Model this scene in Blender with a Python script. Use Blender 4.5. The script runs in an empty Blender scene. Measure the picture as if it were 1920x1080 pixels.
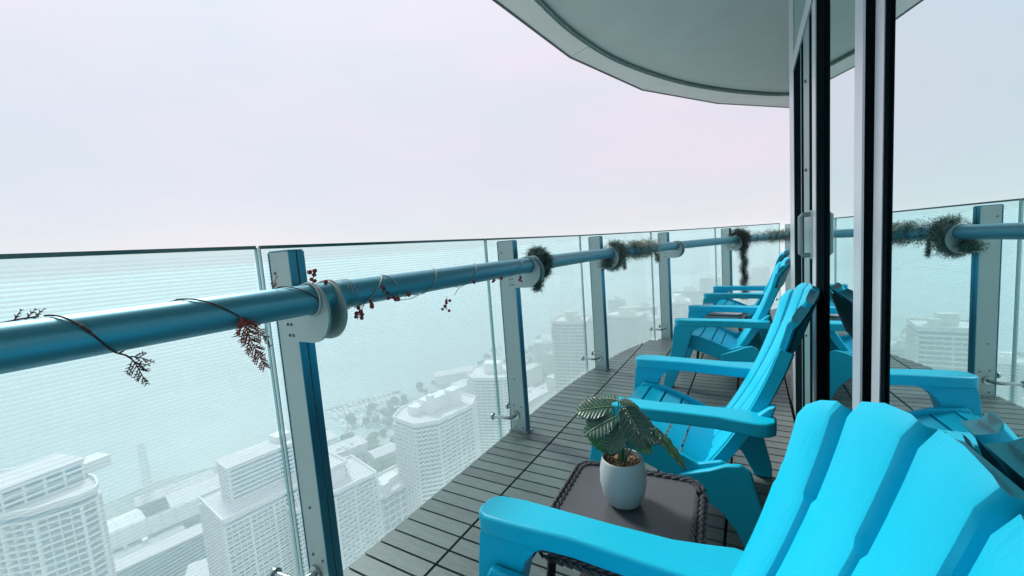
import bpy, math, random
import numpy as np
from mathutils import Vector, Matrix

random.seed(7)
scene = bpy.context.scene
COL = scene.collection
R = math.radians
PI = math.pi

# ------------------------------------------------------------------ camera
F_PX, YAW, PITCH, ROLL, EYE = 772.35, -0.5296, 0.0974, -0.0740, 1.1102


def cam_axes():
    f = Vector((math.sin(YAW) * math.cos(PITCH), math.cos(YAW) * math.cos(PITCH), -math.sin(PITCH)))
    r0 = Vector((math.cos(YAW), -math.sin(YAW), 0))
    u0 = r0.cross(f)
    r = r0 * math.cos(ROLL) + u0 * math.sin(ROLL)
    u = -r0 * math.sin(ROLL) + u0 * math.cos(ROLL)
    return r, u, f


AX_R, AX_U, AX_F = cam_axes()
cam_d = bpy.data.cameras.new("camera")
cam_d.sensor_width = 36
cam_d.lens = F_PX / 1920 * 36
cam_d.clip_start = 0.02
cam_d.clip_end = 40000
cam = bpy.data.objects.new("camera", cam_d)
COL.objects.link(cam)
M = Matrix.Identity(4)
for i in range(3):
    M[i][0], M[i][1], M[i][2] = AX_R[i], AX_U[i], -AX_F[i]
M.translation = (0, 0, EYE)
cam.matrix_world = M
scene.camera = cam

# ------------------------------------------------------------------ sky, sun, exposure
SUN_EL, SUN_AZ = R(44), R(-68)          # azimuth measured from +Y towards +X
world = bpy.data.worlds.new("World")
scene.world = world
world.use_nodes = True
wn, wl = world.node_tree.nodes, world.node_tree.links
wn.clear()
out = wn.new('ShaderNodeOutputWorld')
sky = wn.new('ShaderNodeTexSky')
sky.sky_type = 'NISHITA'
sky.sun_disc = False
sky.sun_elevation = SUN_EL
sky.sun_rotation = SUN_AZ
sky.air_density = 1.0
sky.dust_density = 0.4
bg1 = wn.new('ShaderNodeBackground')
bg1.inputs[1].default_value = 0.05
wl.new(sky.outputs[0], bg1.inputs[0])
tc = wn.new('ShaderNodeTexCoord')
mp = wn.new('ShaderNodeMapping')
mp.inputs['Scale'].default_value = (1.0, 1.0, 3.0)
nz = wn.new('ShaderNodeTexNoise')
nz.inputs['Scale'].default_value = 1.6
nz.inputs['Detail'].default_value = 5
nz.inputs['Roughness'].default_value = 0.5
rp = wn.new('ShaderNodeValToRGB')
rp.color_ramp.elements[0].position = 0.25
rp.color_ramp.elements[0].color = (0.56, 0.64, 0.70, 1)
rp.color_ramp.elements[1].position = 0.78
rp.color_ramp.elements[1].color = (0.76, 0.66, 0.74, 1)
bg2 = wn.new('ShaderNodeBackground')
bg2.inputs[1].default_value = 0.425
add = wn.new('ShaderNodeMixShader')       # cloud cover over the clear sky
add.inputs[0].default_value = 0.90
wl.new(tc.outputs['Generated'], mp.inputs[0])
wl.new(mp.outputs[0], nz.inputs[0])
wl.new(nz.outputs[0], rp.inputs[0])
sz = wn.new('ShaderNodeSeparateXYZ')
wl.new(tc.outputs['Generated'], sz.inputs[0])
mxz = wn.new('ShaderNodeMath'); mxz.operation = 'MAXIMUM'; mxz.inputs[1].default_value = 0.0
wl.new(sz.outputs['Z'], mxz.inputs[0])
sq = wn.new('ShaderNodeMath'); sq.operation = 'POWER'; sq.inputs[1].default_value = 2.0
wl.new(mxz.outputs[0], sq.inputs[0])
gr = wn.new('ShaderNodeMath'); gr.operation = 'MULTIPLY_ADD'      # overcast sky: a little brighter overhead
gr.inputs[1].default_value = 0.7; gr.inputs[2].default_value = 1.0
wl.new(sq.outputs[0], gr.inputs[0])
vm = wn.new('ShaderNodeVectorMath'); vm.operation = 'SCALE'
wl.new(rp.outputs[0], vm.inputs[0]); wl.new(gr.outputs[0], vm.inputs['Scale'])
wl.new(vm.outputs[0], bg2.inputs[0])
wl.new(bg1.outputs[0], add.inputs[1])
wl.new(bg2.outputs[0], add.inputs[2])
wl.new(add.outputs[0], out.inputs[0])

sl = bpy.data.lights.new("sun", 'SUN')
sl.energy = 1.5
sl.angle = R(14)
sl.color = (1.0, 0.97, 0.92)
so = bpy.data.objects.new("sun", sl)
COL.objects.link(so)
sd = Vector((math.sin(SUN_AZ) * math.cos(SUN_EL), math.cos(SUN_AZ) * math.cos(SUN_EL), math.sin(SUN_EL)))
so.rotation_euler = sd.to_track_quat('Z', 'Y').to_euler()
so.location = (0, 0, 30)

scene.view_settings.view_transform = 'Standard'
scene.view_settings.look = 'None'
scene.view_settings.gamma = 1
scene.view_settings.exposure = 1.45
scene.view_settings.use_curve_mapping = False
scene.render.engine = 'CYCLES'
cy = scene.cycles
cy.max_bounces = 10
cy.transparent_max_bounces = 24
cy.volume_bounces = 2
cy.diffuse_bounces = 3
cy.glossy_bounces = 4
cy.use_denoising = True
cy.sample_clamp_indirect = 6
cy.caustics_reflective = False
cy.caustics_refractive = False


def at(px, py, z):
    """world point at height z seen at this place of the photograph (used once, to measure the city)"""
    x = (px - 960) / F_PX
    y = -(py - 540) / F_PX
    d = AX_R * x + AX_U * y + AX_F
    t = (z - EYE) / d.z
    return Vector((0, 0, EYE)) + d * t


# ------------------------------------------------------------------ materials
MATS = {}


def mat(name, color, rough=0.5, metal=0.0, var=0.0, scale=8.0, bump=0.0, bscale=60.0, spec=0.5,
        rnd=0.0, stretch=(1, 1, 1), coat=0.0, blotch=None):
    if name in MATS:
        return MATS[name]
    m = bpy.data.materials.new(name)
    m.use_nodes = True
    n, l = m.node_tree.nodes, m.node_tree.links
    b = n['Principled BSDF']
    b.inputs['Roughness'].default_value = rough
    b.inputs['Metallic'].default_value = metal
    b.inputs['Specular IOR Level'].default_value = spec
    b.inputs['Coat Weight'].default_value = coat
    b.inputs['Base Color'].default_value = (*color, 1)
    t = n.new('ShaderNodeTexCoord')
    mpn = n.new('ShaderNodeMapping')
    mpn.inputs['Scale'].default_value = stretch
    l.new(t.outputs['Object'], mpn.inputs[0])
    cur = None
    if var > 0 or rnd > 0 or blotch:
        rgb = n.new('ShaderNodeRGB')
        rgb.outputs[0].default_value = (*color, 1)
        cur = rgb.outputs[0]
        if var > 0:
            a = n.new('ShaderNodeTexNoise')
            a.inputs['Scale'].default_value = scale
            a.inputs['Detail'].default_value = 6
            l.new(mpn.outputs[0], a.inputs[0])
            mr = n.new('ShaderNodeMapRange')
            mr.inputs['From Min'].default_value = 0.25
            mr.inputs['From Max'].default_value = 0.75
            mr.inputs['To Min'].default_value = 1 - var
            mr.inputs['To Max'].default_value = 1 + var
            l.new(a.outputs[0], mr.inputs[0])
            hv = n.new('ShaderNodeHueSaturation')
            l.new(mr.outputs[0], hv.inputs['Value'])
            l.new(cur, hv.inputs['Color'])
            cur = hv.outputs[0]
            mr2 = n.new('ShaderNodeMapRange')
            mr2.inputs['To Min'].default_value = max(0.02, rough - 0.08)
            mr2.inputs['To Max'].default_value = min(1, rough + 0.08)
            l.new(a.outputs[0], mr2.inputs[0])
            l.new(mr2.outputs[0], b.inputs['Roughness'])
        if rnd > 0:
            oi = n.new('ShaderNodeObjectInfo')
            mr = n.new('ShaderNodeMapRange')
            mr.inputs['To Min'].default_value = 1 - rnd
            mr.inputs['To Max'].default_value = 1 + rnd
            l.new(oi.outputs['Random'], mr.inputs[0])
            hv = n.new('ShaderNodeHueSaturation')
            l.new(mr.outputs[0], hv.inputs['Value'])
            l.new(cur, hv.inputs['Color'])
            cur = hv.outputs[0]
        if blotch:
            a = n.new('ShaderNodeTexNoise')
            a.inputs['Scale'].default_value = blotch[1]
            a.inputs['Detail'].default_value = 8
            a.inputs['Roughness'].default_value = 0.7
            l.new(mpn.outputs[0], a.inputs[0])
            cr = n.new('ShaderNodeValToRGB')
            cr.color_ramp.elements[0].position = blotch[2]
            cr.color_ramp.elements[1].position = blotch[3]
            l.new(a.outputs[0], cr.inputs[0])
            mx = n.new('ShaderNodeMixRGB')
            l.new(cr.outputs[0], mx.inputs[0])
            l.new(cur, mx.inputs[1])
            mx.inputs[2].default_value = (*blotch[0], 1)
            cur = mx.outputs[0]
        l.new(cur, b.inputs['Base Color'])
    if bump > 0:
        a = n.new('ShaderNodeTexNoise')
        a.inputs['Scale'].default_value = bscale
        a.inputs['Detail'].default_value = 5
        l.new(mpn.outputs[0], a.inputs[0])
        bp = n.new('ShaderNodeBump')
        bp.inputs['Strength'].default_value = bump
        bp.inputs['Distance'].default_value = 0.01
        l.new(a.outputs[0], bp.inputs['Height'])
        l.new(bp.outputs[0], b.inputs['Normal'])
    MATS[name] = m
    return m


def frit_glass():
    m = bpy.data.materials.new("striped balustrade glass")
    m.use_nodes = True
    n, l = m.node_tree.nodes, m.node_tree.links
    n.clear()
    o = n.new('ShaderNodeOutputMaterial')
    t = n.new('ShaderNodeTexCoord')
    sx = n.new('ShaderNodeSeparateXYZ')
    l.new(t.outputs['Object'], sx.inputs[0])
    mu = n.new('ShaderNodeMath'); mu.operation = 'MULTIPLY'; mu.inputs[1].default_value = 1 / 0.0105
    l.new(sx.outputs['Z'], mu.inputs[0])
    fr = n.new('ShaderNodeMath'); fr.operation = 'FRACT'
    l.new(mu.outputs[0], fr.inputs[0])
    gt = n.new('ShaderNodeMath'); gt.operation = 'LESS_THAN'; gt.inputs[1].default_value = 0.54
    l.new(fr.outputs[0], gt.inputs[0])
    # bare margins beside the joints and under the top edge
    ax = n.new('ShaderNodeMath'); ax.operation = 'ABSOLUTE'
    l.new(sx.outputs['X'], ax.inputs[0])
    lt = n.new('ShaderNodeMath'); lt.operation = 'LESS_THAN'; lt.inputs[1].default_value = 0.648
    l.new(ax.outputs[0], lt.inputs[0])
    m1 = n.new('ShaderNodeMath'); m1.operation = 'MULTIPLY'
    l.new(gt.outputs[0], m1.inputs[0]); l.new(lt.outputs[0], m1.inputs[1])
    lz = n.new('ShaderNodeMath'); lz.operation = 'LESS_THAN'; lz.inputs[1].default_value = 1.150
    l.new(sx.outputs['Z'], lz.inputs[0])
    m1b = n.new('ShaderNodeMath'); m1b.operation = 'MULTIPLY'
    l.new(m1.outputs[0], m1b.inputs[0]); l.new(lz.outputs[0], m1b.inputs[1])
    m2 = n.new('ShaderNodeMath'); m2.operation = 'MULTIPLY_ADD'
    m2.inputs[1].default_value = 0.41; m2.inputs[2].default_value = 0.02
    l.new(m1b.outputs[0], m2.inputs[0])
    tr = n.new('ShaderNodeBsdfTransparent'); tr.inputs[0].default_value = (0.87, 0.97, 0.97, 1)
    tl = n.new('ShaderNodeBsdfTranslucent'); tl.inputs[0].default_value = (0.74, 0.82, 0.84, 1)
    df = n.new('ShaderNodeBsdfDiffuse'); df.inputs[0].default_value = (0.80, 0.84, 0.86, 1)
    wx = n.new('ShaderNodeMixShader'); wx.inputs[0].default_value = 0.45
    l.new(tl.outputs[0], wx.inputs[1]); l.new(df.outputs[0], wx.inputs[2])
    mx = n.new('ShaderNodeMixShader')
    l.new(m2.outputs[0], mx.inputs[0]); l.new(tr.outputs[0], mx.inputs[1]); l.new(wx.outputs[0], mx.inputs[2])
    gl = n.new('ShaderNodeBsdfGlossy'); gl.inputs['Roughness'].default_value = 0.0
    fn = n.new('ShaderNodeFresnel'); fn.inputs[0].default_value = 1.33
    mg = n.new('ShaderNodeMixShader')
    ge = n.new('ShaderNodeNewGeometry')
    iv = n.new('ShaderNodeMath'); iv.operation = 'SUBTRACT'; iv.inputs[0].default_value = 1.0
    l.new(ge.outputs['Backfacing'], iv.inputs[1])
    fb_ = n.new('ShaderNodeMath'); fb_.operation = 'MULTIPLY'
    l.new(fn.outputs[0], fb_.inputs[0]); l.new(iv.outputs[0], fb_.inputs[1])
    l.new(fb_.outputs[0], mg.inputs[0]); l.new(mx.outputs[0], mg.inputs[1]); l.new(gl.outputs[0], mg.inputs[2])
    l.new(mg.outputs[0], o.inputs[0])
    return m


def mirror_glass():
    m = bpy.data.materials.new("coated reflective glass")
    m.use_nodes = True
    n, l = m.node_tree.nodes, m.node_tree.links
    n.clear()
    o = n.new('ShaderNodeOutputMaterial')
    g = n.new('ShaderNodeBsdfGlossy'); g.inputs['Roughness'].default_value = 0.0
    g.inputs[0].default_value = (0.84, 0.97, 0.97, 1)
    t = n.new('ShaderNodeTexCoord')
    a = n.new('ShaderNodeTexNoise'); a.inputs['Scale'].default_value = 1.3; a.inputs['Detail'].default_value = 1
    l.new(t.outputs['Object'], a.inputs[0])
    bp = n.new('ShaderNodeBump'); bp.inputs['Strength'].default_value = 0.04; bp.inputs['Distance'].default_value = 0.02
    l.new(a.outputs[0], bp.inputs['Height']); l.new(bp.outputs[0], g.inputs['Normal'])
    d = n.new('ShaderNodeBsdfDiffuse'); d.inputs[0].default_value = (0.01, 0.05, 0.055, 1)
    mx = n.new('ShaderNodeMixShader'); mx.inputs[0].default_value = 0.93
    l.new(d.outputs[0], mx.inputs[1]); l.new(g.outputs[0], mx.inputs[2])
    l.new(mx.outputs[0], o.inputs[0])
    return m


def slat_material():
    m = mat('deck board', (0.150, 0.178, 0.176), rough=0.36, var=0.16, scale=5, rnd=0.16, blotch=((0.22, 0.24, 0.235), 3.5, 0.50, 0.85), stretch=(3, 14, 1), bump=0.12, bscale=40)
    return m


GLASS = frit_glass()
MIRROR = mirror_glass()
EDGE = mat('glass edge', (0.03, 0.20, 0.20), rough=0.15)
EDGE_PALE = mat('glass edge pale', (0.45, 0.66, 0.68), rough=0.1)
BOARD = slat_material()
BASE = mat('deck underlay', (0.012, 0.014, 0.016), rough=0.9, var=0.2)
ALU = mat('silver painted aluminium', (0.40, 0.50, 0.49), rough=0.38, metal=0.15, var=0.04, scale=3)
ALU_SIDE = mat('blue grey anodised aluminium', (0.045, 0.24, 0.34), rough=0.30, metal=0.75, var=0.05, scale=2)
RAILM = mat('anodised handrail', (0.075, 0.33, 0.42), rough=0.38, metal=0.45, spec=0.7)
STEEL = mat('stainless steel', (0.42, 0.47, 0.46), rough=0.28, metal=0.9, var=0.08)
BOLTM = mat('dark bolt', (0.10, 0.13, 0.13), rough=0.35, metal=0.8)
DARK = mat('black frame profile', (0.003, 0.008, 0.011), rough=0.8, spec=0.0)
LIGHTP = mat('pale aluminium profile', (0.56, 0.62, 0.66), rough=0.32, metal=0.35, var=0.03)
TEALP = mat('green grey jamb', (0.16, 0.29, 0.29), rough=0.4, metal=0.3, var=0.05)
SILL = mat('stone sill', (0.34, 0.35, 0.34), rough=0.7, var=0.2, scale=30, blotch=((0.10, 0.13, 0.12), 25, 0.55, 0.75))
PANELW = mat('white soffit panel', (0.88, 0.87, 0.85), rough=0.5, var=0.03, scale=2, blotch=((0.42, 0.46, 0.42), 14, 0.66, 0.8))
SOFFIT = mat('painted soffit', (0.66, 0.72, 0.69), rough=0.8, var=0.05, scale=3, bump=0.15, bscale=18,
             blotch=((0.52, 0.60, 0.57), 9, 0.66, 0.78))
DRIP = mat('dark drip edge', (0.06, 0.08, 0.09), rough=0.5)
CHAIR = mat('turquoise moulded plastic', (0.001, 0.47, 0.67), rough=0.42, var=0.05, scale=4, bump=0.10, bscale=70, stretch=(0.2, 2.6, 0.35), spec=0.25)


# ------------------------------------------------------------------ mesh helpers
class MB:
    def __init__(s):
        s.v, s.f, s.m = [], [], []

    def add(s, vs, fs, mi=0):
        k = len(s.v)
        s.v += [tuple(v) for v in vs]
        s.f += [tuple(i + k for i in f) for f in fs]
        s.m += [mi] * len(fs)
        return s

    def box(s, c, d, rz=0.0, mat3=None, mi=0):
        hx, hy, hz = d[0] / 2, d[1] / 2, d[2] / 2
        vs = []
        rot = mat3 if mat3 is not None else Matrix.Rotation(rz, 3, 'Z')
        for x, y, z in [(-1, -1, -1), (1, -1, -1), (1, 1, -1), (-1, 1, -1), (-1, -1, 1), (1, -1, 1), (1, 1, 1), (-1, 1, 1)]:
            vs.append(Vector(c) + rot @ Vector((x * hx, y * hy, z * hz)))
        return s.add(vs, [(0, 3, 2, 1), (4, 5, 6, 7), (0, 1, 5, 4), (1, 2, 6, 5), (2, 3, 7, 6), (3, 0, 4, 7)], mi)

    def prism(s, poly, z0, z1, mi=0, cap=None):
        n = len(poly)
        a = sum(poly[i][0] * poly[(i + 1) % n][1] - poly[(i + 1) % n][0] * poly[i][1] for i in range(n))
        if a < 0:
            poly = poly[::-1]
        vs = [(p[0], p[1], z0) for p in poly] + [(p[0], p[1], z1) for p in poly]
        s.add(vs, [tuple(range(n - 1, -1, -1))] + [(i, (i + 1) % n, n + (i + 1) % n, n + i) for i in range(n)], mi)
        s.f.append(tuple(len(s.v) - n + i for i in range(n)))
        s.m.append(mi if cap is None else cap)
        return s

    def prism_xz(s, poly, y0, y1, mi=0):
        n = len(poly)
        a = sum(poly[i][0] * poly[(i + 1) % n][1] - poly[(i + 1) % n][0] * poly[i][1] for i in range(n))
        if a < 0:
            poly = poly[::-1]
        lo, hi = min(y0, y1), max(y0, y1)
        vs = [(p[0], lo, p[1]) for p in poly] + [(p[0], hi, p[1]) for p in poly]
        return s.add(vs, [tuple(range(n)), tuple(range(2 * n - 1, n - 1, -1))] +
                     [(i, n + i, n + (i + 1) % n, (i + 1) % n) for i in range(n)], mi)

    def tube(s, pts, r, n=8, caps=True, mi=0):
        pts = [Vector(p) for p in pts]
        rs = r if isinstance(r, (list, tuple)) else [r] * len(pts)
        up = Vector((0, 0, 1))
        rings = []
        last = None
        for i, p in enumerate(pts):
            a = pts[max(0, i - 1)]; b = pts[min(len(pts) - 1, i + 1)]
            t = (b - a).normalized() if (b - a).length > 1e-9 else Vector((0, 0, 1))
            if last is None:
                x = t.cross(up)
                if x.length < 0.1:
                    x = t.cross(Vector((1, 0, 0)))
                x.normalize()
            else:
                x = (last - t * last.dot(t)).normalized()
            last = x
            y = t.cross(x)
            rings.append([p + (x * math.cos(2 * PI * k / n) + y * math.sin(2 * PI * k / n)) * rs[i] for k in range(n)])
        vs = [v for rg in rings for v in rg]
        fs = []
        for i in range(len(pts) - 1):
            for k in range(n):
                fs.append((i * n + k, i * n + (k + 1) % n, (i + 1) * n + (k + 1) % n, (i + 1) * n + k))
        if caps:
            fs.append(tuple(range(n - 1, -1, -1)))
            fs.append(tuple((len(pts) - 1) * n + k for k in range(n)))
        return s.add(vs, fs, mi)

    def lathe(s, prof, c=(0, 0, 0), n=32, mi=0):
        vs = []
        for r_, z_ in prof:
            for k in range(n):
                a = 2 * PI * k / n
                vs.append((c[0] + r_ * math.cos(a), c[1] + r_ * math.sin(a), c[2] + z_))
        fs = []
        for i in range(len(prof) - 1):
            for k in range(n):
                fs.append((i * n + k, i * n + (k + 1) % n, (i + 1) * n + (k + 1) % n, (i + 1) * n + k))
        fs.append(tuple(range(n - 1, -1, -1)))
        fs.append(tuple((len(prof) - 1) * n + k for k in range(n)))
        return s.add(vs, fs, mi)

    def ball(s, c, r, seg=8, rings=5, sc=(1, 1, 1), mi=0):
        vs = [(c[0], c[1], c[2] - r * sc[2])]
        for i in range(1, rings):
            ph = -PI / 2 + PI * i / rings
            for k in range(seg):
                a = 2 * PI * k / seg
                vs.append((c[0] + r * sc[0] * math.cos(ph) * math.cos(a), c[1] + r * sc[1] * math.cos(ph) * math.sin(a), c[2] + r * sc[2] * math.sin(ph)))
        vs.append((c[0], c[1], c[2] + r * sc[2]))
        fs = []
        for k in range(seg):
            fs.append((0, 1 + (k + 1) % seg, 1 + k))
        for i in range(rings - 2):
            for k in range(seg):
                a = 1 + i * seg
                fs.append((a + k, a + (k + 1) % seg, a + seg + (k + 1) % seg, a + seg + k))
        a = 1 + (rings - 2) * seg
        for k in range(seg):
            fs.append((a + k, a + (k + 1) % seg, len(vs) - 1))
        return s.add(vs, fs, mi)

    def disc(s, c, axis, r, h, n=20, mi=0):
        axis = Vector(axis).normalized()
        return s.tube([Vector(c) - axis * h / 2, Vector(c) + axis * h / 2], r, n, True, mi)

    def build(s, name, m, parent=None, smooth=False, bevel=0.0, seg=2, angle=35):
        me = bpy.data.meshes.new(name)
        me.from_pydata(s.v, [], s.f)
        ms = m if isinstance(m, (list, tuple)) else [m]
        for q in ms:
            me.materials.append(q)
        if len(ms) > 1:
            me.polygons.foreach_set('material_index', s.m)
        me.update()
        o = bpy.data.objects.new(name, me)
        COL.objects.link(o)
        if parent is not None:
            o.parent = parent
        if smooth or bevel:
            me.shade_smooth()
            me.set_sharp_from_angle(angle=R(angle if not bevel else 60))
        if bevel:
            b = o.modifiers.new('bevel', 'BEVEL')
            b.width = bevel
            b.segments = seg
            b.limit_method = 'ANGLE'
            b.angle_limit = R(30)
            b.harden_normals = True
        return o


def empty(name, loc=(0, 0, 0), rz=0.0):
    o = bpy.data.objects.new(name, None)
    COL.objects.link(o)
    o.location = loc
    o.rotation_euler = (0, 0, rz)
    o.empty_display_size = 0.1
    return o


def tag(o, label=None, cat=None, group=None, kind=None):
    if label: o['label'] = label
    if cat: o['category'] = cat
    if group: o['group'] = group
    if kind: o['kind'] = kind
    return o


def stuff(o):
    o['kind'] = 'stuff'
    return o


def copy_tree(o, parent=None):
    c = o.copy()
    COL.objects.link(c)
    c.parent = parent
    for ch in list(o.children):
        copy_tree(ch, c)
    return c


# ------------------------------------------------------------------ balcony curve
CX, CY, RP = 5.92, 2.24, 7.15


def curve(t, off=0.0, z=0.0):
    """t runs along the line of posts; off is outward (away from the building)"""
    Rr = RP + off
    if t <= CY:
        return Vector((CX - Rr, t, z))
    th = (t - CY) / RP
    return Vector((CX - Rr * math.cos(th), CY + Rr * math.sin(th), z))


def tang(t):
    th = 0 if t <= CY else (t - CY) / RP
    return Vector((math.sin(th), math.cos(th), 0)), Vector((-math.cos(th), math.sin(th), 0))   # along, outward


def edge_x(y):
    """left edge of the boards"""
    gl = CX - math.sqrt((RP + 0.12) ** 2 - (y - CY) ** 2) if y > CY else -1.35
    dk = CX - math.sqrt((RP + 0.06) ** 2 - (y - CY) ** 2) if y > CY else -1.285
    a = -1.285 + max(0, y - 2.3) ** 2 / 19.0
    return max(a, gl) if y < 4.58 else dk


# ------------------------------------------------------------------ deck
deck = MB()
pts = [(0.46, -1.6), (0.46, 7.2)] + [(edge_x(y) + 0.004, y) for y in np.linspace(7.2, -1.6, 60)]
deck.prism(pts, -0.05, -0.022)
deck_o = deck.build('deck', BASE)
tag(deck_o, kind='structure')
slab = MB()
slab.prism([(6.0, -1.6), (6.0, 7.0)] + [(curve(t, 0.02).x, curve(t, 0.02).y) for t in np.linspace(7.3, -1.6, 50)], -0.36, -0.054)
tag(slab.build('balcony_slab', PANELW), kind='structure')

n_ind = 0
far = MB()
std = None
PITCHY = 0.075
Y0 = 1.0163
rows = range(-34, 80)
for j in rows:
    y0 = Y0 + PITCHY * j + 0.0040
    y1 = y0 + PITCHY - 0.0080
    yc = (y0 + y1) / 2
    for k in range(0, 7):
        x0 = -1.297 + 0.3 * k + 0.005
        x1 = x0 + 0.290
        ex = max(edge_x(y0), edge_x(y1))
        rx = 0.214 if yc < 3.08 else 0.45
        if x1 < ex or x0 > rx - 0.01:
            continue
        a0 = max(x0, ex)
        b0 = min(x1, rx)
        if b0 - a0 < 0.01:
            continue
        full = abs(a0 - x0) < 1e-6 and abs(b0 - x1) < 1e-6
        visible = 0.55 < yc < 4.25
        if visible and n_ind < 298:
            n_ind += 1
            if full:
                if std is None:
                    std = MB().box((0, 0, -0.010), (x1 - x0, y1 - y0, 0.020)).build('slat', BOARD, deck_o, bevel=0.0012, seg=1)
                    o = std
                else:
                    o = std.copy()
                    COL.objects.link(o)
                o.location = ((x0 + x1) / 2, yc, 0)
            else:
                o = MB().box((0, 0, -0.010), (b0 - a0, y1 - y0, 0.020)).build('slat', BOARD, deck_o)
                o.location = ((a0 + b0) / 2, yc, 0)
        else:
            far.box(((a0 + b0) / 2, yc, -0.010), (b0 - a0, y1 - y0, 0.020))
stuff(far.build('deck_boards', BOARD, deck_o))

# ------------------------------------------------------------------ overhead slab
outer = [(-1.36, -2.6), (-1.36, 1.20), (-1.355, 2.30), (-1.27, 3.42), (-0.948, 4.64), (-0.313, 5.75), (0.457, 6.65), (1.4, 7.35)]
inner_k = [(-1.165, -2.6), (-1.165, 0.4), (-1.165, 1.3), (-1.165, 2.1), (-1.16, 2.55), (-1.134, 3.05), (-1.03, 3.65), (-0.853, 4.19), (-0.60, 4.76),
           (-0.294, 5.27), (0.04, 5.71), (0.42, 6.10), (1.3, 6.75)]


def spline(ks, n=8):
    o = []
    for i in range(len(ks) - 1):
        p0 = Vector(ks[max(0, i - 1)]); p1 = Vector(ks[i]); p2 = Vector(ks[i + 1]); p3 = Vector(ks[min(len(ks) - 1, i + 2)])
        for q in range(n):
            t = q / n
            o.append(0.5 * ((2 * p1) + (p2 - p0) * t + (2 * p0 - 5 * p1 + 4 * p2 - p3) * t * t + (3 * p1 - p0 - 3 * p2 + p3) * t ** 3))
    o.append(Vector(ks[-1]))
    return [tuple(q) for q in o]


inner = spline(inner_k, 6)
ZS = 2.65
sb = MB()
sb.prism([(1.6, -2.6), (6.0, -2.6), (6.0, 7.3), (1.6, 7.3)] + [(p[0] - 0.06, p[1] + 0.03) for p in inner][::-1], ZS + 0.035, ZS + 0.30)
soffit = sb.build('ceiling_slab', SOFFIT)
tag(soffit, kind='structure')
# recessed shadow line beside the panels
rim = MB()
for i in range(len(inner) - 1):
    a, b = Vector((*inner[i], 0)), Vector((*inner[i + 1], 0))
    d = (b - a).normalized()
    nrm = Vector((d.y, -d.x, 0))
    q = [a + nrm * 0.0, b + nrm * 0.0, b + nrm * 0.018, a + nrm * 0.018]
    rim.prism([(v.x, v.y) for v in q], ZS + 0.012, ZS + 0.034)
rim.build('shadow_gap', mat('shadow joint', (0.30, 0.38, 0.35), rough=0.8), soffit)


def seg_int(poly_y, pts):
    for i in range(len(pts) - 1):
        if pts[i][1] <= poly_y <= pts[i + 1][1]:
            f = (poly_y - pts[i][1]) / (pts[i + 1][1] - pts[i][1])
            return pts[i][0] + f * (pts[i + 1][0] - pts[i][0])
    return pts[-1][0]


def closest(pt):
    return min(range(len(inner)), key=lambda i: (inner[i][0] - pt[0]) ** 2 + (inner[i][1] - pt[1]) ** 2)


for i in range(len(outer) - 1):
    a, b = outer[i], outer[i + 1]
    ia, ib = closest(a), closest(b)
    if i == 0:
        ia = 0
    d = (Vector(b) - Vector(a)).normalized() * 0.005
    inn = inner[ia:ib + 1]
    if len(inn) < 2:
        continue
    first = (inn[0][0] + d.x, inn[0][1] + d.y)
    last = (inn[-1][0] - d.x, inn[-1][1] - d.y)
    poly = [(a[0] + d.x, a[1] + d.y), (b[0] - d.x, b[1] - d.y), last] + list(inn[1:-1])[::-1] + [first]
    MB().prism(poly, ZS, ZS + 0.30).build('soffit_panel', PANELW, soffit)
    # drip edge
    nn = Vector((-(b[1] - a[1]), b[0] - a[0])).normalized() * 0.018
    pl = [a, b, (b[0] + nn.x, b[1] + nn.y), (a[0] + nn.x, a[1] + nn.y)]
    MB().prism(pl, ZS - 0.004, ZS + 0.32).build('drip_edge', DRIP, soffit)

# ------------------------------------------------------------------ railing: posts, glass, handrail
TS = [-0.58, 0.75, 2.08, 3.40, 4.71, 6.00, 7.27]
POST_LABELS = {
    0: 'silver railing post behind the left end of the handrail',
    1: 'nearest silver railing post, beside the berry garland and left of the deck',
    2: 'silver railing post with a small pine tuft hanging beside its rail plate',
    3: 'silver railing post wrapped by the round pine wreath on the handrail',
    4: 'silver railing post with a bare rail ring, standing left of the farther chairs',
    5: 'pale railing post beside the dark hanging pine garland',
    6: 'farthest pale railing post, right against the door frame at the rail end',
}


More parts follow.
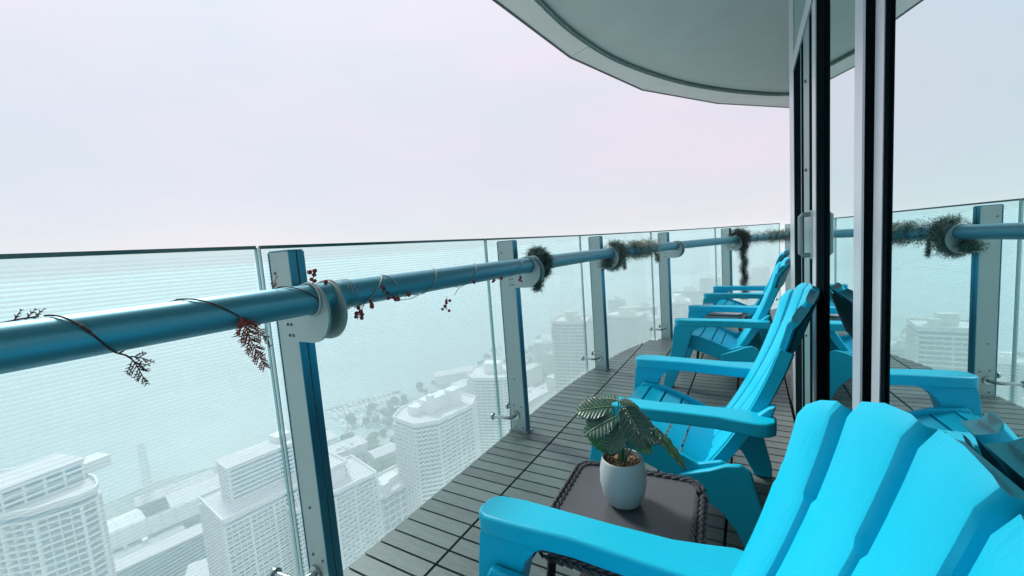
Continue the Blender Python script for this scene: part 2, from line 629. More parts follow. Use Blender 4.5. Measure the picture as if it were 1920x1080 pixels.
def make_post():
    """local frame: +Y along the railing, -X outward"""
    root = empty('railing_post')
    body = MB()
    body.box((0, 0, 0.575 - 0.01), (0.100, 0.046, 1.168))
    b = body.build('post_body', ALU, root, bevel=0.0015, seg=1)
    side = MB()
    for s in (-1, 1):
        side.box((0.052, s * 0.0135, 0.575), (0.004, 0.0225, 1.146))
        side.box((-0.052, s * 0.0135, 0.575), (0.004, 0.0225, 1.146))
    side.build('edge_cover', ALU_SIDE, root)
    cap = MB().box((0.0, 0, 1.151), (0.100, 0.046, 0.004))
    cap.build('cap', ALU_SIDE, root)
    # two rounded plates that hold the handrail
    for s in (-1, 1):
        pl = MB()
        poly = []
        for k in range(25):
            a = -PI / 2 + PI * k / 24
            poly.append((0.128 + 0.088 * math.cos(a), 0.967 + 0.088 * math.sin(a)))
        poly += [(0.02, 0.967 + 0.06), (0.02, 0.967 - 0.088)]
        pl.prism_xz(poly, s * 0.0235, s * 0.0315)
        p = pl.build('rail_plate', ALU, root, smooth=True)
        rg = MB()
        ring = []
        for k in range(33):
            a = 2 * PI * k / 32
            ring.append((0.145 + 0.047 * math.cos(a), s * 0.0345, 1.006 + 0.047 * math.sin(a)))
        rg.tube(ring, 0.004, 6, False)
        rg.build('collar', ALU, p, smooth=True)
    # bolts on the near and far faces
    bm = None
    for (x, z) in [(-0.028, 1.085), (0.018, 0.93), (0.036, 0.93), (0.022, 0.897), (0.04, 0.897), (-0.005, 0.33), (-0.02, 0.165), (0.028, 0.158), (-0.02, 0.03), (0.028, 0.03)]:
        for s in (-1, 1):
            onplate = 0.88 < z < 0.94
            yy = s * ((0.0315 if onplate else 0.0230) + 0.001)
            if bm is None:
                m_ = MB().ball((0, 0, 0), 0.0048, 8, 6, sc=(1, 0.6, 1))
                o = m_.build('bolt', BOLTM, root, smooth=True)
                bm = o
            else:
                o = bm.copy()
                COL.objects.link(o)
                o.parent = root
            o.location = (x, yy, z)
    # bent arms out to the glass
    for s in (-1, 1):
        arm = MB()
        path = [(-0.012, s * 0.024, 0.105), (-0.012, s * 0.042, 0.105), (-0.020, s * 0.060, 0.104), (-0.036, s * 0.072, 0.104),
                (-0.060, s * 0.080, 0.104), (-0.132, s * 0.088, 0.104)]
        arm.tube(path, 0.0105, 12)
        a_ = arm.build('glass_arm', STEEL, root, smooth=True)
        fl = MB()
        fl.disc((-0.012, s * 0.0275, 0.105), (0, 1, 0), 0.025, 0.008)
        fl.build('flange', STEEL, a_, smooth=True)
        fl = MB()
        fl.disc((-0.136, s * 0.0885, 0.104), (1, 0, 0), 0.020, 0.010)
        fl.disc((-0.145, s * 0.0885, 0.104), (1, 0, 0), 0.012, 0.010)
        fl.build('flange', STEEL, a_, smooth=True)
        # hidden twin fixing a little higher on the plate
    foot = MB()
    foot.box((0, 0, 0.004), (0.125, 0.075, 0.008))
    foot.build('foot_plate', STEEL, root)
    return root


post0 = make_post()
posts = []
for i, t in enumerate(TS):
    o = post0 if i == 0 else copy_tree(post0)
    p = curve(t)
    al, ou = tang(t)
    o.location = (p.x, p.y, 0)
    o.rotation_euler = (0, 0, math.atan2(-al.x, al.y))
    tag(o, POST_LABELS[i], 'post', 'railing posts along the balcony edge')
    posts.append(o)

PANE_LABELS = [
    'striped glass railing pane at the far left, in front of open water',
    'striped glass railing pane between the nearest post and the post with the pine tuft',
    'striped glass railing pane between the pine tuft and the round wreath',
    'clear looking glass railing pane between the round wreath and the bare rail ring',
    'pale glass railing pane left of the hanging garland, behind the farther chairs',
    'farthest glass railing pane, ending at the door frame',
]
GOFF = 0.150
for i in range(len(TS) - 1):
    a = curve(TS[i], GOFF)
    b = curve(TS[i + 1], GOFF)
    c = (a + b) / 2
    L_ = (b - a).length
    rz = math.atan2(b.y - a.y, b.x - a.x)
    root = empty('railing_screen', (c.x, c.y, 0), rz)
    tag(root, PANE_LABELS[i], 'glass panel', 'glass panes of the balcony railing')
    w = L_ - 0.014
    g = MB().box((0, 0, 0.385), (w, 0.012, 1.57))
    g.build('glass', GLASS, root)
    e = MB().box((0, 0, 1.1710), (w, 0.0135, 0.011))
    e.build('top_edge', EDGE, root)
    for s in (-1, 1):
        MB().box((s * (w / 2 + 0.0015), 0, 0.385), (0.003, 0.013, 1.57)).build('side_edge', EDGE_PALE, root)
    MB().box((0, 0, -0.41), (w, 0.04, 0.05)).build('bottom_channel', ALU, root)

rail = MB()
path = [curve(t, -0.145, 1.006) for t in np.linspace(-1.3, 7.36, 90)]
rail.tube(path, 0.0425, 40)
ro = rail.build('handrail', RAILM, smooth=True, angle=60)
tag(ro, 'long blue grey metal tube handrail curving along the balcony edge', 'handrail')

# ------------------------------------------------------------------ glass facade with sliding door
fac = empty('glass_facade', (0.2, 1.5, 0))
tag(fac, 'mirror glass facade beside the chairs with black and pale metal frames', 'glass wall')


def fpart(mb, name, m, parent=None, **k):
    o = mb.build(name, m, None, **k)
    o.parent = parent or fac
    if parent is None:
        o.matrix_parent_inverse = Matrix.Translation((-0.2, -1.5, 0))
    return o


ZT = ZS + 0.033
# near fixed pane, turned slightly towards the railing
def px_(y):
    return 0.1785 - (y - 0.65) * 0.0512


pa = Vector((px_(-1.3), -1.3))
pb = Vector((px_(0.853), 0.853))
dv = (pb - pa).normalized()
nv = Vector((dv.y, -dv.x))
poly = [pa, pb, pb + nv * 0.02, pa + nv * 0.02]
fpart(MB().prism([tuple(p) for p in poly], 0.06, ZT), 'pane', MIRROR)
fpart(MB().prism([(pa.x - 0.012, pa.y), (pb.x - 0.008, pb.y), (pb.x + 0.05, pb.y), (pa.x + 0.05, pa.y)], 0.0, 0.058), 'bottom_rail', LIGHTP)
# mullion between pane and door leaf
fpart(MB().box((0.1545, 0.8845, ZT / 2), (0.003, 0.057, ZT)), 'mullion_face', LIGHTP)
fpart(MB().box((0.1900, 0.8850, ZT / 2), (0.0670, 0.056, ZT)), 'mullion', DARK)
for (ya, yb_, pr_, nm_, mt_) in ((0.803, 0.841, 0.004, 'pale_pane_strip', LIGHTP), (0.784, 0.802, 0.003, 'dark_pane_strip', DARK)):  # pale and dark strips laid on the pane beside the mullion
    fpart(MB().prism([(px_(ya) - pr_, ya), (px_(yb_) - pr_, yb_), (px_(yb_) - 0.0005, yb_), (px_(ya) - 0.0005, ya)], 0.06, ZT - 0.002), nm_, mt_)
# sliding door leaf
XL = 0.212
door = empty('sliding_door', (XL, 1.45, 0))
tag(door, 'sliding glass door leaf with a silver loop handle on its far stile', 'door')


def dpart(mb, name, m, **k):
    o = mb.build(name, m, None, **k)
    o.parent = door
    o.matrix_parent_inverse = Matrix.Translation((-XL, -1.45, 0))
    return o


ZD = 1.94
def fbox(x, y0, y1, z0, z1, d=0.03):
    return MB().box((x + d / 2, (y0 + y1) / 2, (z0 + z1) / 2), (d, y1 - y0, z1 - z0))
dpart(fbox(XL + 0.008, 0.985, 1.722, 0.092, 1.84, 0.014), 'pane', MIRROR)
dpart(fbox(XL + 0.002, 0.985, 1.722, 0.02, 0.09, 0.030), 'bottom_rail', ALU)
dpart(fbox(XL + 0.001, 0.935, 1.722, 1.842, 1.925, 0.030), 'top_rail', DARK)
dpart(fbox(XL, 1.724, 1.900, 0.02, 1.925, 0.034), 'stile', DARK)
dpart(fbox(XL - 0.003, 1.902, 2.000, 0.02, 1.925, 0.036), 'stile_cover', LIGHTP)
dpart(fbox(XL + 0.002, 0.935, 0.983, 0.02, 1.84, 0.030), 'stile', ALU)
hd = MB()
zc, hh = 1.074, 0.080
hy = 2.010
hp = []
for x_, z_ in [(XL + 0.004, zc + hh), (XL - 0.033, zc + hh), (XL - 0.040, zc + hh - 0.007), (XL - 0.040, zc - hh + 0.007), (XL - 0.033, zc - hh), (XL + 0.004, zc - hh)]:
    hp.append((x_, hy, z_))
hd.tube(hp, 0.0095, 10)
h_ = dpart(hd, 'handle', mat('brushed handle', (0.22, 0.30, 0.30), rough=0.35, metal=0.5), smooth=True)
dpart(MB().box((XL - 0.006, hy, zc), (0.006, 0.026, 2 * hh + 0.03)), 'handle_plate', STEEL)
# jambs on the far side of the opening
fpart(fbox(XL, 2.815, 3.080, 0.0, ZT, 0.20), 'corner_cover', LIGHTP)
fpart(fbox(XL + 0.002, 2.332, 2.813, 0.02, ZD - 0.002, 0.05), 'door_jamb', DARK)
fpart(fbox(XL + 0.005, 2.600, 2.640, 0.02, ZD - 0.003, 0.001).box((XL + 0.0012, 2.44, 0.98), (0.0016, 0.02, 1.9)), 'jamb_groove', TEALP)
fpart(fbox(XL + 0.001, 2.132, 2.330, 0.02, ZD - 0.002, 0.03), 'track_liner', TEALP)
fpart(fbox(XL + 0.003, 2.006, 2.130, 0.02, ZD - 0.002, 0.05), 'door_seal', DARK)
for z in (0.25, 0.62, 1.35, 1.72):
    o = fpart(MB().ball((XL + 0.0005, 2.23, z), 0.0075, 8, 6), 'bolt', BOLTM, smooth=True)
# head, transom glass and threshold
fpart(fbox(XL - 0.004, 0.915, 2.812, ZD, 2.018, 0.06), 'door_head', LIGHTP)
fpart(fbox(XL - 0.001, 0.915, 2.812, 2.020, 2.034, 0.05), 'head_gasket', DARK)
fpart(fbox(XL + 0.004, 0.915, 2.812, 2.036, ZT, 0.014), 'transom_pane', MIRROR)
fpart(MB().box((0.285, 1.85, 0.012), (0.045, 1.84, 0.030)), 'threshold', SILL)
fpart(MB().box((0.240, 1.86, 0.010), (0.044, 1.84, 0.016)), 'track', STEEL)
# wall that carries on out of sight behind the corner
fpart(MB().prism([(0.455, 2.92), (0.475, 2.92), (0.95, 7.6), (0.93, 7.6)], 0.0, ZT), 'pane', MIRROR)
fpart(MB().box((0.42, 2.912, ZT / 2), (0.09, 0.02, ZT)), 'wall_return', LIGHTP)
fpart(MB().box((2.0, 3.0, 0.5), (0.1, 8.5, 5.0)), 'inner_wall', DARK)
hk = MB()
hk.tube([(0.205, 2.775, 2.60), (0.180, 2.76, 2.59), (0.176, 2.76, 2.56), (0.182, 2.76, 2.54)], 0.003, 6)
tag(hk.build('hook', BOLTM, smooth=True), 'small dark wire hook under the soffit at the facade corner', 'hook')


# ------------------------------------------------------------------ chairs
def back_pt(v):
    """profile of the backrest: x, z and the front normal"""
    L = 0.776
    n = 24
    x, z = -0.005, 0.225
    k = max(0.0, v) * n
    for i in range(int(k) + 1):
        f = min(1.0, k - i)
        ph = R(39 - 24 * (i + 0.5) / n)
        x += math.sin(ph) * L / n * f
        z += math.cos(ph) * L / n * f
    ph = R(39 - 24 * v)
    return x, z, Vector((-math.cos(ph), 0, math.sin(ph)))


def bpos(u, v, w):
    x, z, n = back_pt(v)
    w2 = w + (0.018 + 0.026 * v) * (u / 0.25) ** 2
    return Vector((x, u, z)) + n * w2


def vtop(u):
    return 1.0 - 0.135 * (abs(u) / 0.29) ** 2.3


def make_chair():
    root = empty('adirondack_chair')
    # back slats
    for i in range(5):
        fb_, ft_ = (-0.205, -0.132, -0.045, 0.045, 0.132, 0.205), (-0.290, -0.196, -0.066, 0.066, 0.196, 0.290)
        b0, b1 = fb_[i] + 0.004, fb_[i + 1] - 0.004
        t0, t1 = ft_[i] + 0.004, ft_[i + 1] - 0.004
        mb = MB()
        nv_, rows_ = 16, []
        cs = [(0, -0.026), (0, -0.009), (0.03, -0.003), (0.10, 0.0), (0.5, 0.002), (0.90, 0.0), (0.97, -0.003), (1, -0.009), (1, -0.026)]
        stops = [0, .08, .16, .24, .32, .40, .48, .56, .64, .70, .76, .785, .80, .86, .92, .97, 1.0]
        for j in range(nv_ + 1):
            s = stops[j]
            row = []
            for (c, w) in cs:
                notch = 0.0085 if s > 0.79 else (0.002 if s > 0.2 else 0.0)      # grooves widen above the step
                u = (b0 + (b1 - b0) * c) * (1 - s) + (t0 + (t1 - t0) * c) * s - notch * (2 * c - 1)
                rc = 0.013 * (abs(c - 0.5) * 2) ** 6 + 0.002
                v = s * (vtop(u) - rc)
                ww = w - (0.008 if j == nv_ else 0)
                row.append(bpos(u, v, ww))
            rows_.append(row)
        m_ = len(cs)
        vs = [p for rw in rows_ for p in rw]
        fs = []
        for j in range(nv_):
            for c in range(m_ - 1):
                fs.append((j * m_ + c, j * m_ + c + 1, (j + 1) * m_ + c + 1, (j + 1) * m_ + c))
            fs.append((j * m_ + m_ - 1, j * m_, (j + 1) * m_, (j + 1) * m_ + m_ - 1))
        fs.append(tuple(nv_ * m_ + c for c in range(m_)))
        fs.append(tuple(reversed(range(m_))))
        mb.add(vs, fs)
        mb.build('back_slat', CHAIR, root, smooth=True, angle=28)
    # panel behind the slats, with the step in the grooves near the top
    pn = MB()
    nu, nv_ = 12, 20
    for side in (0, 1):
        vs = []
        for j in range(nv_ + 1):
            s = j / nv_
            for c in range(nu + 1):
                hw = 0.205 * (1 - s) + 0.284 * s
                u = -hw + 2 * hw * c / nu
                v = s * (vtop(u) - 0.035)
                w = (-0.011 if s < 0.80 else -0.024) - (0.012 if side else 0)
                vs.append(bpos(u, v, w))
        fs = []
        for j in range(nv_):
            for c in range(nu):
                q = (j * (nu + 1) + c, j * (nu + 1) + c + 1, (j + 1) * (nu + 1) + c + 1, (j + 1) * (nu + 1) + c)
                fs.append(q if side == 0 else q[::-1])
        pn.add(vs, fs)
    pn.build('back_panel', CHAIR, root, smooth=True, angle=30)
    # side lips of the back, ending in a shoulder
    for s in (-1, 1):
        lp = MB()
        vs, fs = [], []
        nn = 14
        for j in range(nn + 1):
            q = j / nn
            v = q * 0.74
            u = s * (0.205 * (1 - v) + 0.290 * v + 0.001)
            for (du, w) in ((-0.004, -0.006), (0.007, -0.010), (0.010, -0.046), (-0.004, -0.048)):
                vs.append(bpos(u + s * du, v, w))
        for j in range(nn):
            for c in range(4):
                a, b = j * 4 + c, j * 4 + (c + 1) % 4
                q = (a, b, b + 4, a + 4)
                fs.append(q if s < 0 else q[::-1])
        fs.append((0, 1, 2, 3) if s > 0 else (3, 2, 1, 0))
        k = nn * 4
        fs.append((k + 3, k + 2, k + 1, k) if s > 0 else (k, k + 1, k + 2, k + 3))
        lp.add(vs, fs)
        lp.build('back_frame', CHAIR, root, smooth=True, angle=40)
    # seat slats along a dipping profile
    prof = [(-0.355, 0.325), (-0.335, 0.372), (-0.275, 0.381), (-0.200, 0.366), (-0.125, 0.340), (-0.065, 0.310), (-0.005, 0.275), (0.04, 0.25)]
    def sp(q):
        i = min(int(q), len(prof) - 2)
        f = q - i
        return Vector((prof[i][0] * (1 - f) + prof[i + 1][0] * f, 0, prof[i][1] * (1 - f) + prof[i + 1][1] * f))
    qs = [(0.0, 2.0), (2.12, 2.95), (3.07, 3.95), (4.07, 4.95), (5.07, 6.6)]
    for i, (qa, qb) in enumerate(qs):
        mb = MB()
        nn = 6
        vs, fs = [], []
        for j in range(nn + 1):
            q = qa + (qb - qa) * j / nn
            p = sp(q)
            t_ = (sp(min(q + 0.2, 6.9)) - sp(max(0, q - 0.2))).normalized()
            n_ = Vector((-t_.z, 0, t_.x))
            hw = 0.253 if i < 4 else 0.235
            for (yy, w) in ((-hw, -0.016), (-hw, -0.003), (-hw + 0.006, 0), (hw - 0.006, 0), (hw, -0.003), (hw, -0.016)):
                vs.append(Vector((p.x, yy, p.z)) + n_ * w)
        for j in range(nn):
            for c in range(6):
                a, b = j * 6 + c, j * 6 + (c + 1) % 6
                fs.append((a, b, b + 6, a + 6)[::-1])
        fs.append(tuple(range(6)))
        fs.append(tuple(nn * 6 + c for c in range(6))[::-1])
        mb.add(vs, fs)
        mb.build('seat_slat', CHAIR, root, smooth=True, angle=30)
    for y in (-0.13, 0.0, 0.13):
        ri = MB()
        for k in range(6):
            a, b = sp(1.6 + k * 0.85), sp(1.6 + (k + 1) * 0.85)
            ri.tube([(a.x, y, a.z - 0.024), (b.x, y, b.z - 0.024)], 0.006, 4)
        ri.build('seat_rib', CHAIR, root)
    for s in (-1, 1):
        # arm
        ar = MB()
        out_ = [(-0.347, 0.262), (-0.355, 0.285), (-0.347, 0.322), (-0.324, 0.340), (-0.26, 0.345), (-0.05, 0.338), (0.07, 0.338), (0.13, 0.348), (0.18, 0.358), (0.215, 0.352),
                (0.236, 0.330), (0.238, 0.285), (0.222, 0.255), (0.160, 0.240), (0.05, 0.248), (-0.12, 0.258), (-0.26, 0.250), (-0.327, 0.252)]
        pl = [(x, s * (y - 0.035 * x)) for x, y in out_]
        ar.prism(pl, 0.464, 0.511)
        a_ = ar.build('armrest', CHAIR, root, bevel=0.009, seg=3)
        # gusset that carries the arm up into the back
        gs = MB()
        gs.prism_xz([(0.12, 0.468), (0.215, 0.470), (0.228, 0.515), (0.238, 0.548), (0.218, 0.540), (0.190, 0.514)], s * 0.245, s * 0.285)
        gs.build('arm_bracket', CHAIR, root, bevel=0.008, seg=2)
        # front leg with the arch under the arm
        lg = MB()
        lg.prism_xz([(-0.348, 0.466), (-0.14, 0.466), (-0.180, 0.458), (-0.212, 0.440), (-0.238, 0.408), (-0.252, 0.36), (-0.290, 0.22), (-0.378, 0.0),
                     (-0.440, 0.0), (-0.443, 0.02), (-0.400, 0.18), (-0.370, 0.31), (-0.354, 0.445)], s * 0.280, s * 0.348)
        lg.build('leg', CHAIR, root, bevel=0.007, seg=2)
        # apron and rear leg
        ap = MB()
        ap.prism_xz([(-0.338, 0.345), (-0.32, 0.300), (-0.18, 0.262), (-0.03, 0.205), (0.04, 0.185), (0.14, 0.215), (0.125, 0.300), (0.075, 0.325), (0.0, 0.300),
                     (-0.10, 0.345), (-0.21, 0.385), (-0.315, 0.392)], s * 0.252, s * 0.274)
        ap.build('seat_side', CHAIR, root, bevel=0.006, seg=2)
        rl = MB()
        rl.prism_xz([(-0.06, 0.262), (-0.05, 0.205), (0.01, 0.190), (0.07, 0.160), (0.120, 0.095), (0.165, 0.0), (0.232, 0.0), (0.232, 0.05), (0.205, 0.17), (0.178, 0.26), (0.165, 0.315), (0.135, 0.335),
                     (0.09, 0.325), (0.04, 0.300)], s * 0.276, s * 0.302)
        rl.build('leg', CHAIR, root, bevel=0.007, seg=2)
    return root


CHAIRS = [
    ((-0.190, 0.468), R(4), 'turquoise plastic adirondack chair nearest the viewer, cut off by the bottom right corner'),
    ((-0.170, 1.780), R(-1), 'turquoise plastic adirondack chair just behind the potted plant and wicker table'),
    ((-0.125, 3.430), R(-2), 'turquoise plastic adirondack chair third from the viewer, beside the pale topped table'),
    ((-0.045, 4.800), R(-4), 'farthest turquoise plastic adirondack chair, next to the hanging garland'),
]
ch0 = make_chair()
for i, (p, rz, lab) in enumerate(CHAIRS):
    o = ch0 if i == 0 else copy_tree(ch0)
    o.location = (p[0], p[1], 0)
    o.rotation_euler = (0, 0, rz)
    tag(o, lab, 'chair', 'turquoise chairs in a row along the glass wall')

# ------------------------------------------------------------------ wicker side tables
TOPM = mat('dark grey table top', (0.075, 0.084, 0.095), rough=0.28, var=0.10, scale=5, blotch=((0.16, 0.16, 0.18), 90, 0.74, 0.78))
WICK = mat('dark woven resin', (0.040, 0.045, 0.058), rough=0.45, var=0.3, scale=40)
LEGM = mat('black metal leg', (0.010, 0.010, 0.012), rough=0.4)
TOP_SKY = mat('painted sky sheen top', (0.46, 0.44, 0.45), rough=0.35, var=0.05)  # sky reflection on the second table put into its pale colour


def strand(mb, p, d, length, width, h):
    d = Vector(d).normalized()
    up = Vector((0, 0, 1))
    sd_ = d.cross(up).normalized()
    nn = 5
    for k in range(nn):
        pass
    pts_ = []
    rs = []
    for k in range(5):
        t = -0.5 + k / 4
        pts_.append(Vector(p) + d * length * t + up * (h * (1 - (2 * t) ** 2)))
        rs.append(width * (0.45 + 0.55 * math.cos(PI * t)))
    mb.tube(pts_, rs, 6)


def make_table(top, w=0.355, d=0.375, h=0.41):
    root = empty('side_table')
    r_ = 0.045
    cor = []
    for cx, cy, a0 in [(w / 2 - r_, d / 2 - r_, 0), (-w / 2 + r_, d / 2 - r_, 90), (-w / 2 + r_, -d / 2 + r_, 180), (w / 2 - r_, -d / 2 + r_, 270)]:
        for k in range(7):
            a = R(a0 + 15 * k)
            cor.append((cx + r_ * math.cos(a), cy + r_ * math.sin(a)))
    MB().prism([(x * 0.93, y * 0.945) for x, y in cor], h - 0.014, h).build('table_top', top, root, bevel=0.002, seg=1)
    MB().prism([(x * 0.97, y * 0.975) for x, y in cor], h - 0.05, h - 0.016).build('apron', WICK, root)
    # braided rim: two rows of overlapping strands, plus rows down the side
    wv = MB()
    n = len(cor)
    per = []
    for i in range(n):
        a, b = Vector((*cor[i], 0)), Vector((*cor[(i + 1) % n], 0))
        per.append((a, b, (b - a).length))
    tot = sum(q[2] for q in per)

    def along(s):
        s %= tot
        for a, b, l_ in per:
            if s <= l_:
                return a + (b - a) * (s / l_), (b - a).normalized()
            s -= l_
        return per[0][0], (per[0][1] - per[0][0]).normalized()
    step = 0.0235
    N = int(tot / step)
    for i in range(N):
        for row, (off_, z_) in enumerate([(-0.011, h + 0.001), (0.003, h - 0.001), (0.010, h - 0.015), (0.011, h - 0.029), (0.011, h - 0.043)]):
            p, d_ = along((i + 0.5 * (row % 2)) * step)
            nr = Vector((d_.y, -d_.x, 0))
            tilt = 0.35 * (1 if row % 2 else -1)
            dd = (d_ + nr * tilt * (1 if row < 2 else 0) + Vector((0, 0, 0.35 * (1 if row % 2 else -1) if row >= 2 else 0)))
            strand(wv, Vector((p.x, p.y, z_)) + nr * off_, dd, 0.029, 0.0052, 0.0020)
    stuff(wv.build('woven_rim', WICK, root, smooth=True))
    for sx in (-1, 1):
        for sy in (-1, 1):
            MB().tube([(sx * (w / 2 - 0.03), sy * (d / 2 - 0.03), h - 0.05), (sx * (w / 2 + 0.005), sy * (d / 2 + 0.01), 0.0)], 0.0115, 10).build('leg', LEGM, root, smooth=True)
    MB().prism([(x * 0.86, y * 0.88) for x, y in cor], 0.13, 0.142).build('lower_shelf', LEGM, root, bevel=0.003, seg=1)
    return root


tb = make_table(TOPM)
tb.location = (-0.296, 1.012, 0)
tb.rotation_euler = (0, 0, R(3))
tag(tb, 'dark wicker side table with braided rim under the potted plant', 'side table', 'small side tables between the chairs')
tb2 = copy_tree(tb)
tb2.location = (-0.22, 4.08, 0)
tb2.rotation_euler = (0, 0, R(-8))
tag(tb2, 'side table with top pale with reflected sky between the two farthest chairs', 'side table', 'small side tables between the chairs')
for c in list(tb2.children):
    if c.name.startswith('table_top'):
        me = c.data.copy(); me.materials.clear(); me.materials.append(TOP_SKY); c.data = me
        c.location.z = 0.006
    if c.name.startswith('apron'):
        me = c.data.copy(); me.materials.clear(); me.materials.append(TOP_SKY); c.data = me
    if c.name.startswith('woven_rim'):
        bpy.data.objects.remove(c)

mg = MB()
mg.lathe([(0.020, 0), (0.030, 0.003), (0.034, 0.05), (0.036, 0.075), (0.033, 0.075), (0.030, 0.01)], n=20)
mgo = mg.build('cup', mat('white ceramic', (0.75, 0.75, 0.75), rough=0.2), smooth=True)
mgo.location = (-0.33, 3.96, 0.414)
tag(mgo, 'small white cup on the pale topped table between the farther chairs', 'cup')

# ------------------------------------------------------------------ potted plant
POT = mat('pale grey ceramic pot', (0.40, 0.46, 0.46), rough=0.55, var=0.06, scale=7, bump=0.08, bscale=30, blotch=((0.30, 0.37, 0.36), 6, 0.6, 0.8))
LEAF = mat('monstera leaf green', (0.024, 0.085, 0.062), rough=0.34, var=0.35, scale=18, bump=0.1, bscale=40)
LEAFB = mat('monstera leaf bright green', (0.045, 0.18, 0.05), rough=0.38, var=0.3, scale=20)
STEM = mat('plant stem', (0.05, 0.14, 0.07), rough=0.4)
RIBM = mat('leaf rib', (0.16, 0.26, 0.15), rough=0.4)
GR = [mat('gravel tan', (0.42, 0.30, 0.17), rough=0.7), mat('gravel dark', (0.09, 0.055, 0.035), rough=0.7), mat('gravel cream', (0.62, 0.52, 0.36), rough=0.7)]
PX, PY, PZ = -0.304, 1.030, 0.410
pot = empty('potted_plant', (PX, PY, PZ))
tag(pot, 'artificial monstera plant in a pale grey egg shaped pot on the wicker table', 'plant')
MB().lathe([(0.0, 0.0), (0.030, 0.0), (0.042, 0.006), (0.054, 0.030), (0.060, 0.062), (0.0595, 0.092), (0.054, 0.122), (0.0525, 0.126), (0.0505, 0.1275), (0.0485, 0.126), (0.049, 0.120), (0.050, 0.100), (0.0, 0.099)],
           n=48).build('pot', POT, pot, smooth=True)
gv = MB()
for i in range(520):
    r_ = 0.046 * math.sqrt(random.random())
    a = random.random() * 2 * PI
    gv.ball((r_ * math.cos(a), r_ * math.sin(a), 0.112 + random.uniform(-0.003, 0.004)), random.uniform(0.0022, 0.0038), 5, 4,
            sc=(random.uniform(0.7, 1.3), random.uniform(0.7, 1.3), random.uniform(0.6, 1)), mi=random.choice((0, 0, 1, 2, 1)))
stuff(gv.build('gravel', GR, pot))
MB().disc((0, 0, 0.106), (0, 0, 1), 0.049, 0.006).build('soil', GR[1], pot)


def leaf(tip, base, up, width, m, notches=4, bend=0.25, seed=0, curl=0.15, slim=1.0):
    rnd = random.Random(seed)
    base, tip = Vector(base), Vector(tip)
    ax = tip - base
    L = ax.length
    ax.normalize()
    up = Vector(up)
    up = (up - ax * up.dot(ax)).normalized()
    sd_ = ax.cross(up)
    NU, NT = 7, 46
    vs, fs = [], []

    def hw(t):
        return width * slim * (math.sin(PI * min(1, max(0, t)) ** 0.62)) ** 0.75
    for side in (-1, 1):
        k0 = len(vs)
        for i in range(NT + 1):
            t = i / NT
            ph = (t * (notches + 1) + 0.3) % 1.0
            cut = 0.0
            if notches and 0.18 < t < 0.9:
                cut = max(0.0, 1 - abs(ph - 0.5) / 0.10) * 0.30
            w_ = hw(t) * (1 - cut)
            for j in range(NU + 1):
                s = j / NU
                # veins sweep towards the tip
                along_ = t * L + s * w_ * 0.55
                if t < 0.12:
                    along_ -= s * w_ * 0.5 * (0.12 - t) / 0.12
                lift = curl * w_ * s - bend * L * (along_ / L) ** 2 + 0.0016 * math.sin(t * (notches + 4) * 2 * PI) * s - 0.10 * w_ * s ** 3
                vs.append(base + ax * along_ + sd_ * side * w_ * s + up * lift)
        for i in range(NT):
            for j in range(NU):
                a = k0 + i * (NU + 1) + j
                q = (a, a + 1, a + NU + 2, a + NU + 1)
                fs.append(q if side > 0 else q[::-1])
    mb = MB().add(vs, fs)
    o = mb.build('leaf', m, pot, smooth=True, angle=80)
    sol = o.modifiers.new('thickness', 'SOLIDIFY')
    sol.thickness = 0.0006
    rb = MB()
    rb.tube([base + ax * L * t - up * bend * L * t * t + up * 0.0012 for t in np.linspace(0, 1, 8)], [0.0014] * 6 + [0.001, 0.0005], 5)
    for k in range(1, 8):
        t = k / 9
        for side in (-1, 1):
            w_ = hw(t) * 0.8
            pp = []
            for s in (0, 0.5, 1):
                al_ = t * L + s * w_ * 0.55
                pp.append(base + ax * al_ + sd_ * side * w_ * s + up * (curl * w_ * s - bend * L * (al_ / L) ** 2 + 0.0008 - 0.1 * w_ * s ** 3))
            rb.tube(pp, [0.0005, 0.0004, 0.0002], 4)
    rb.build('leaf_vein', RIBM, o)
    return o


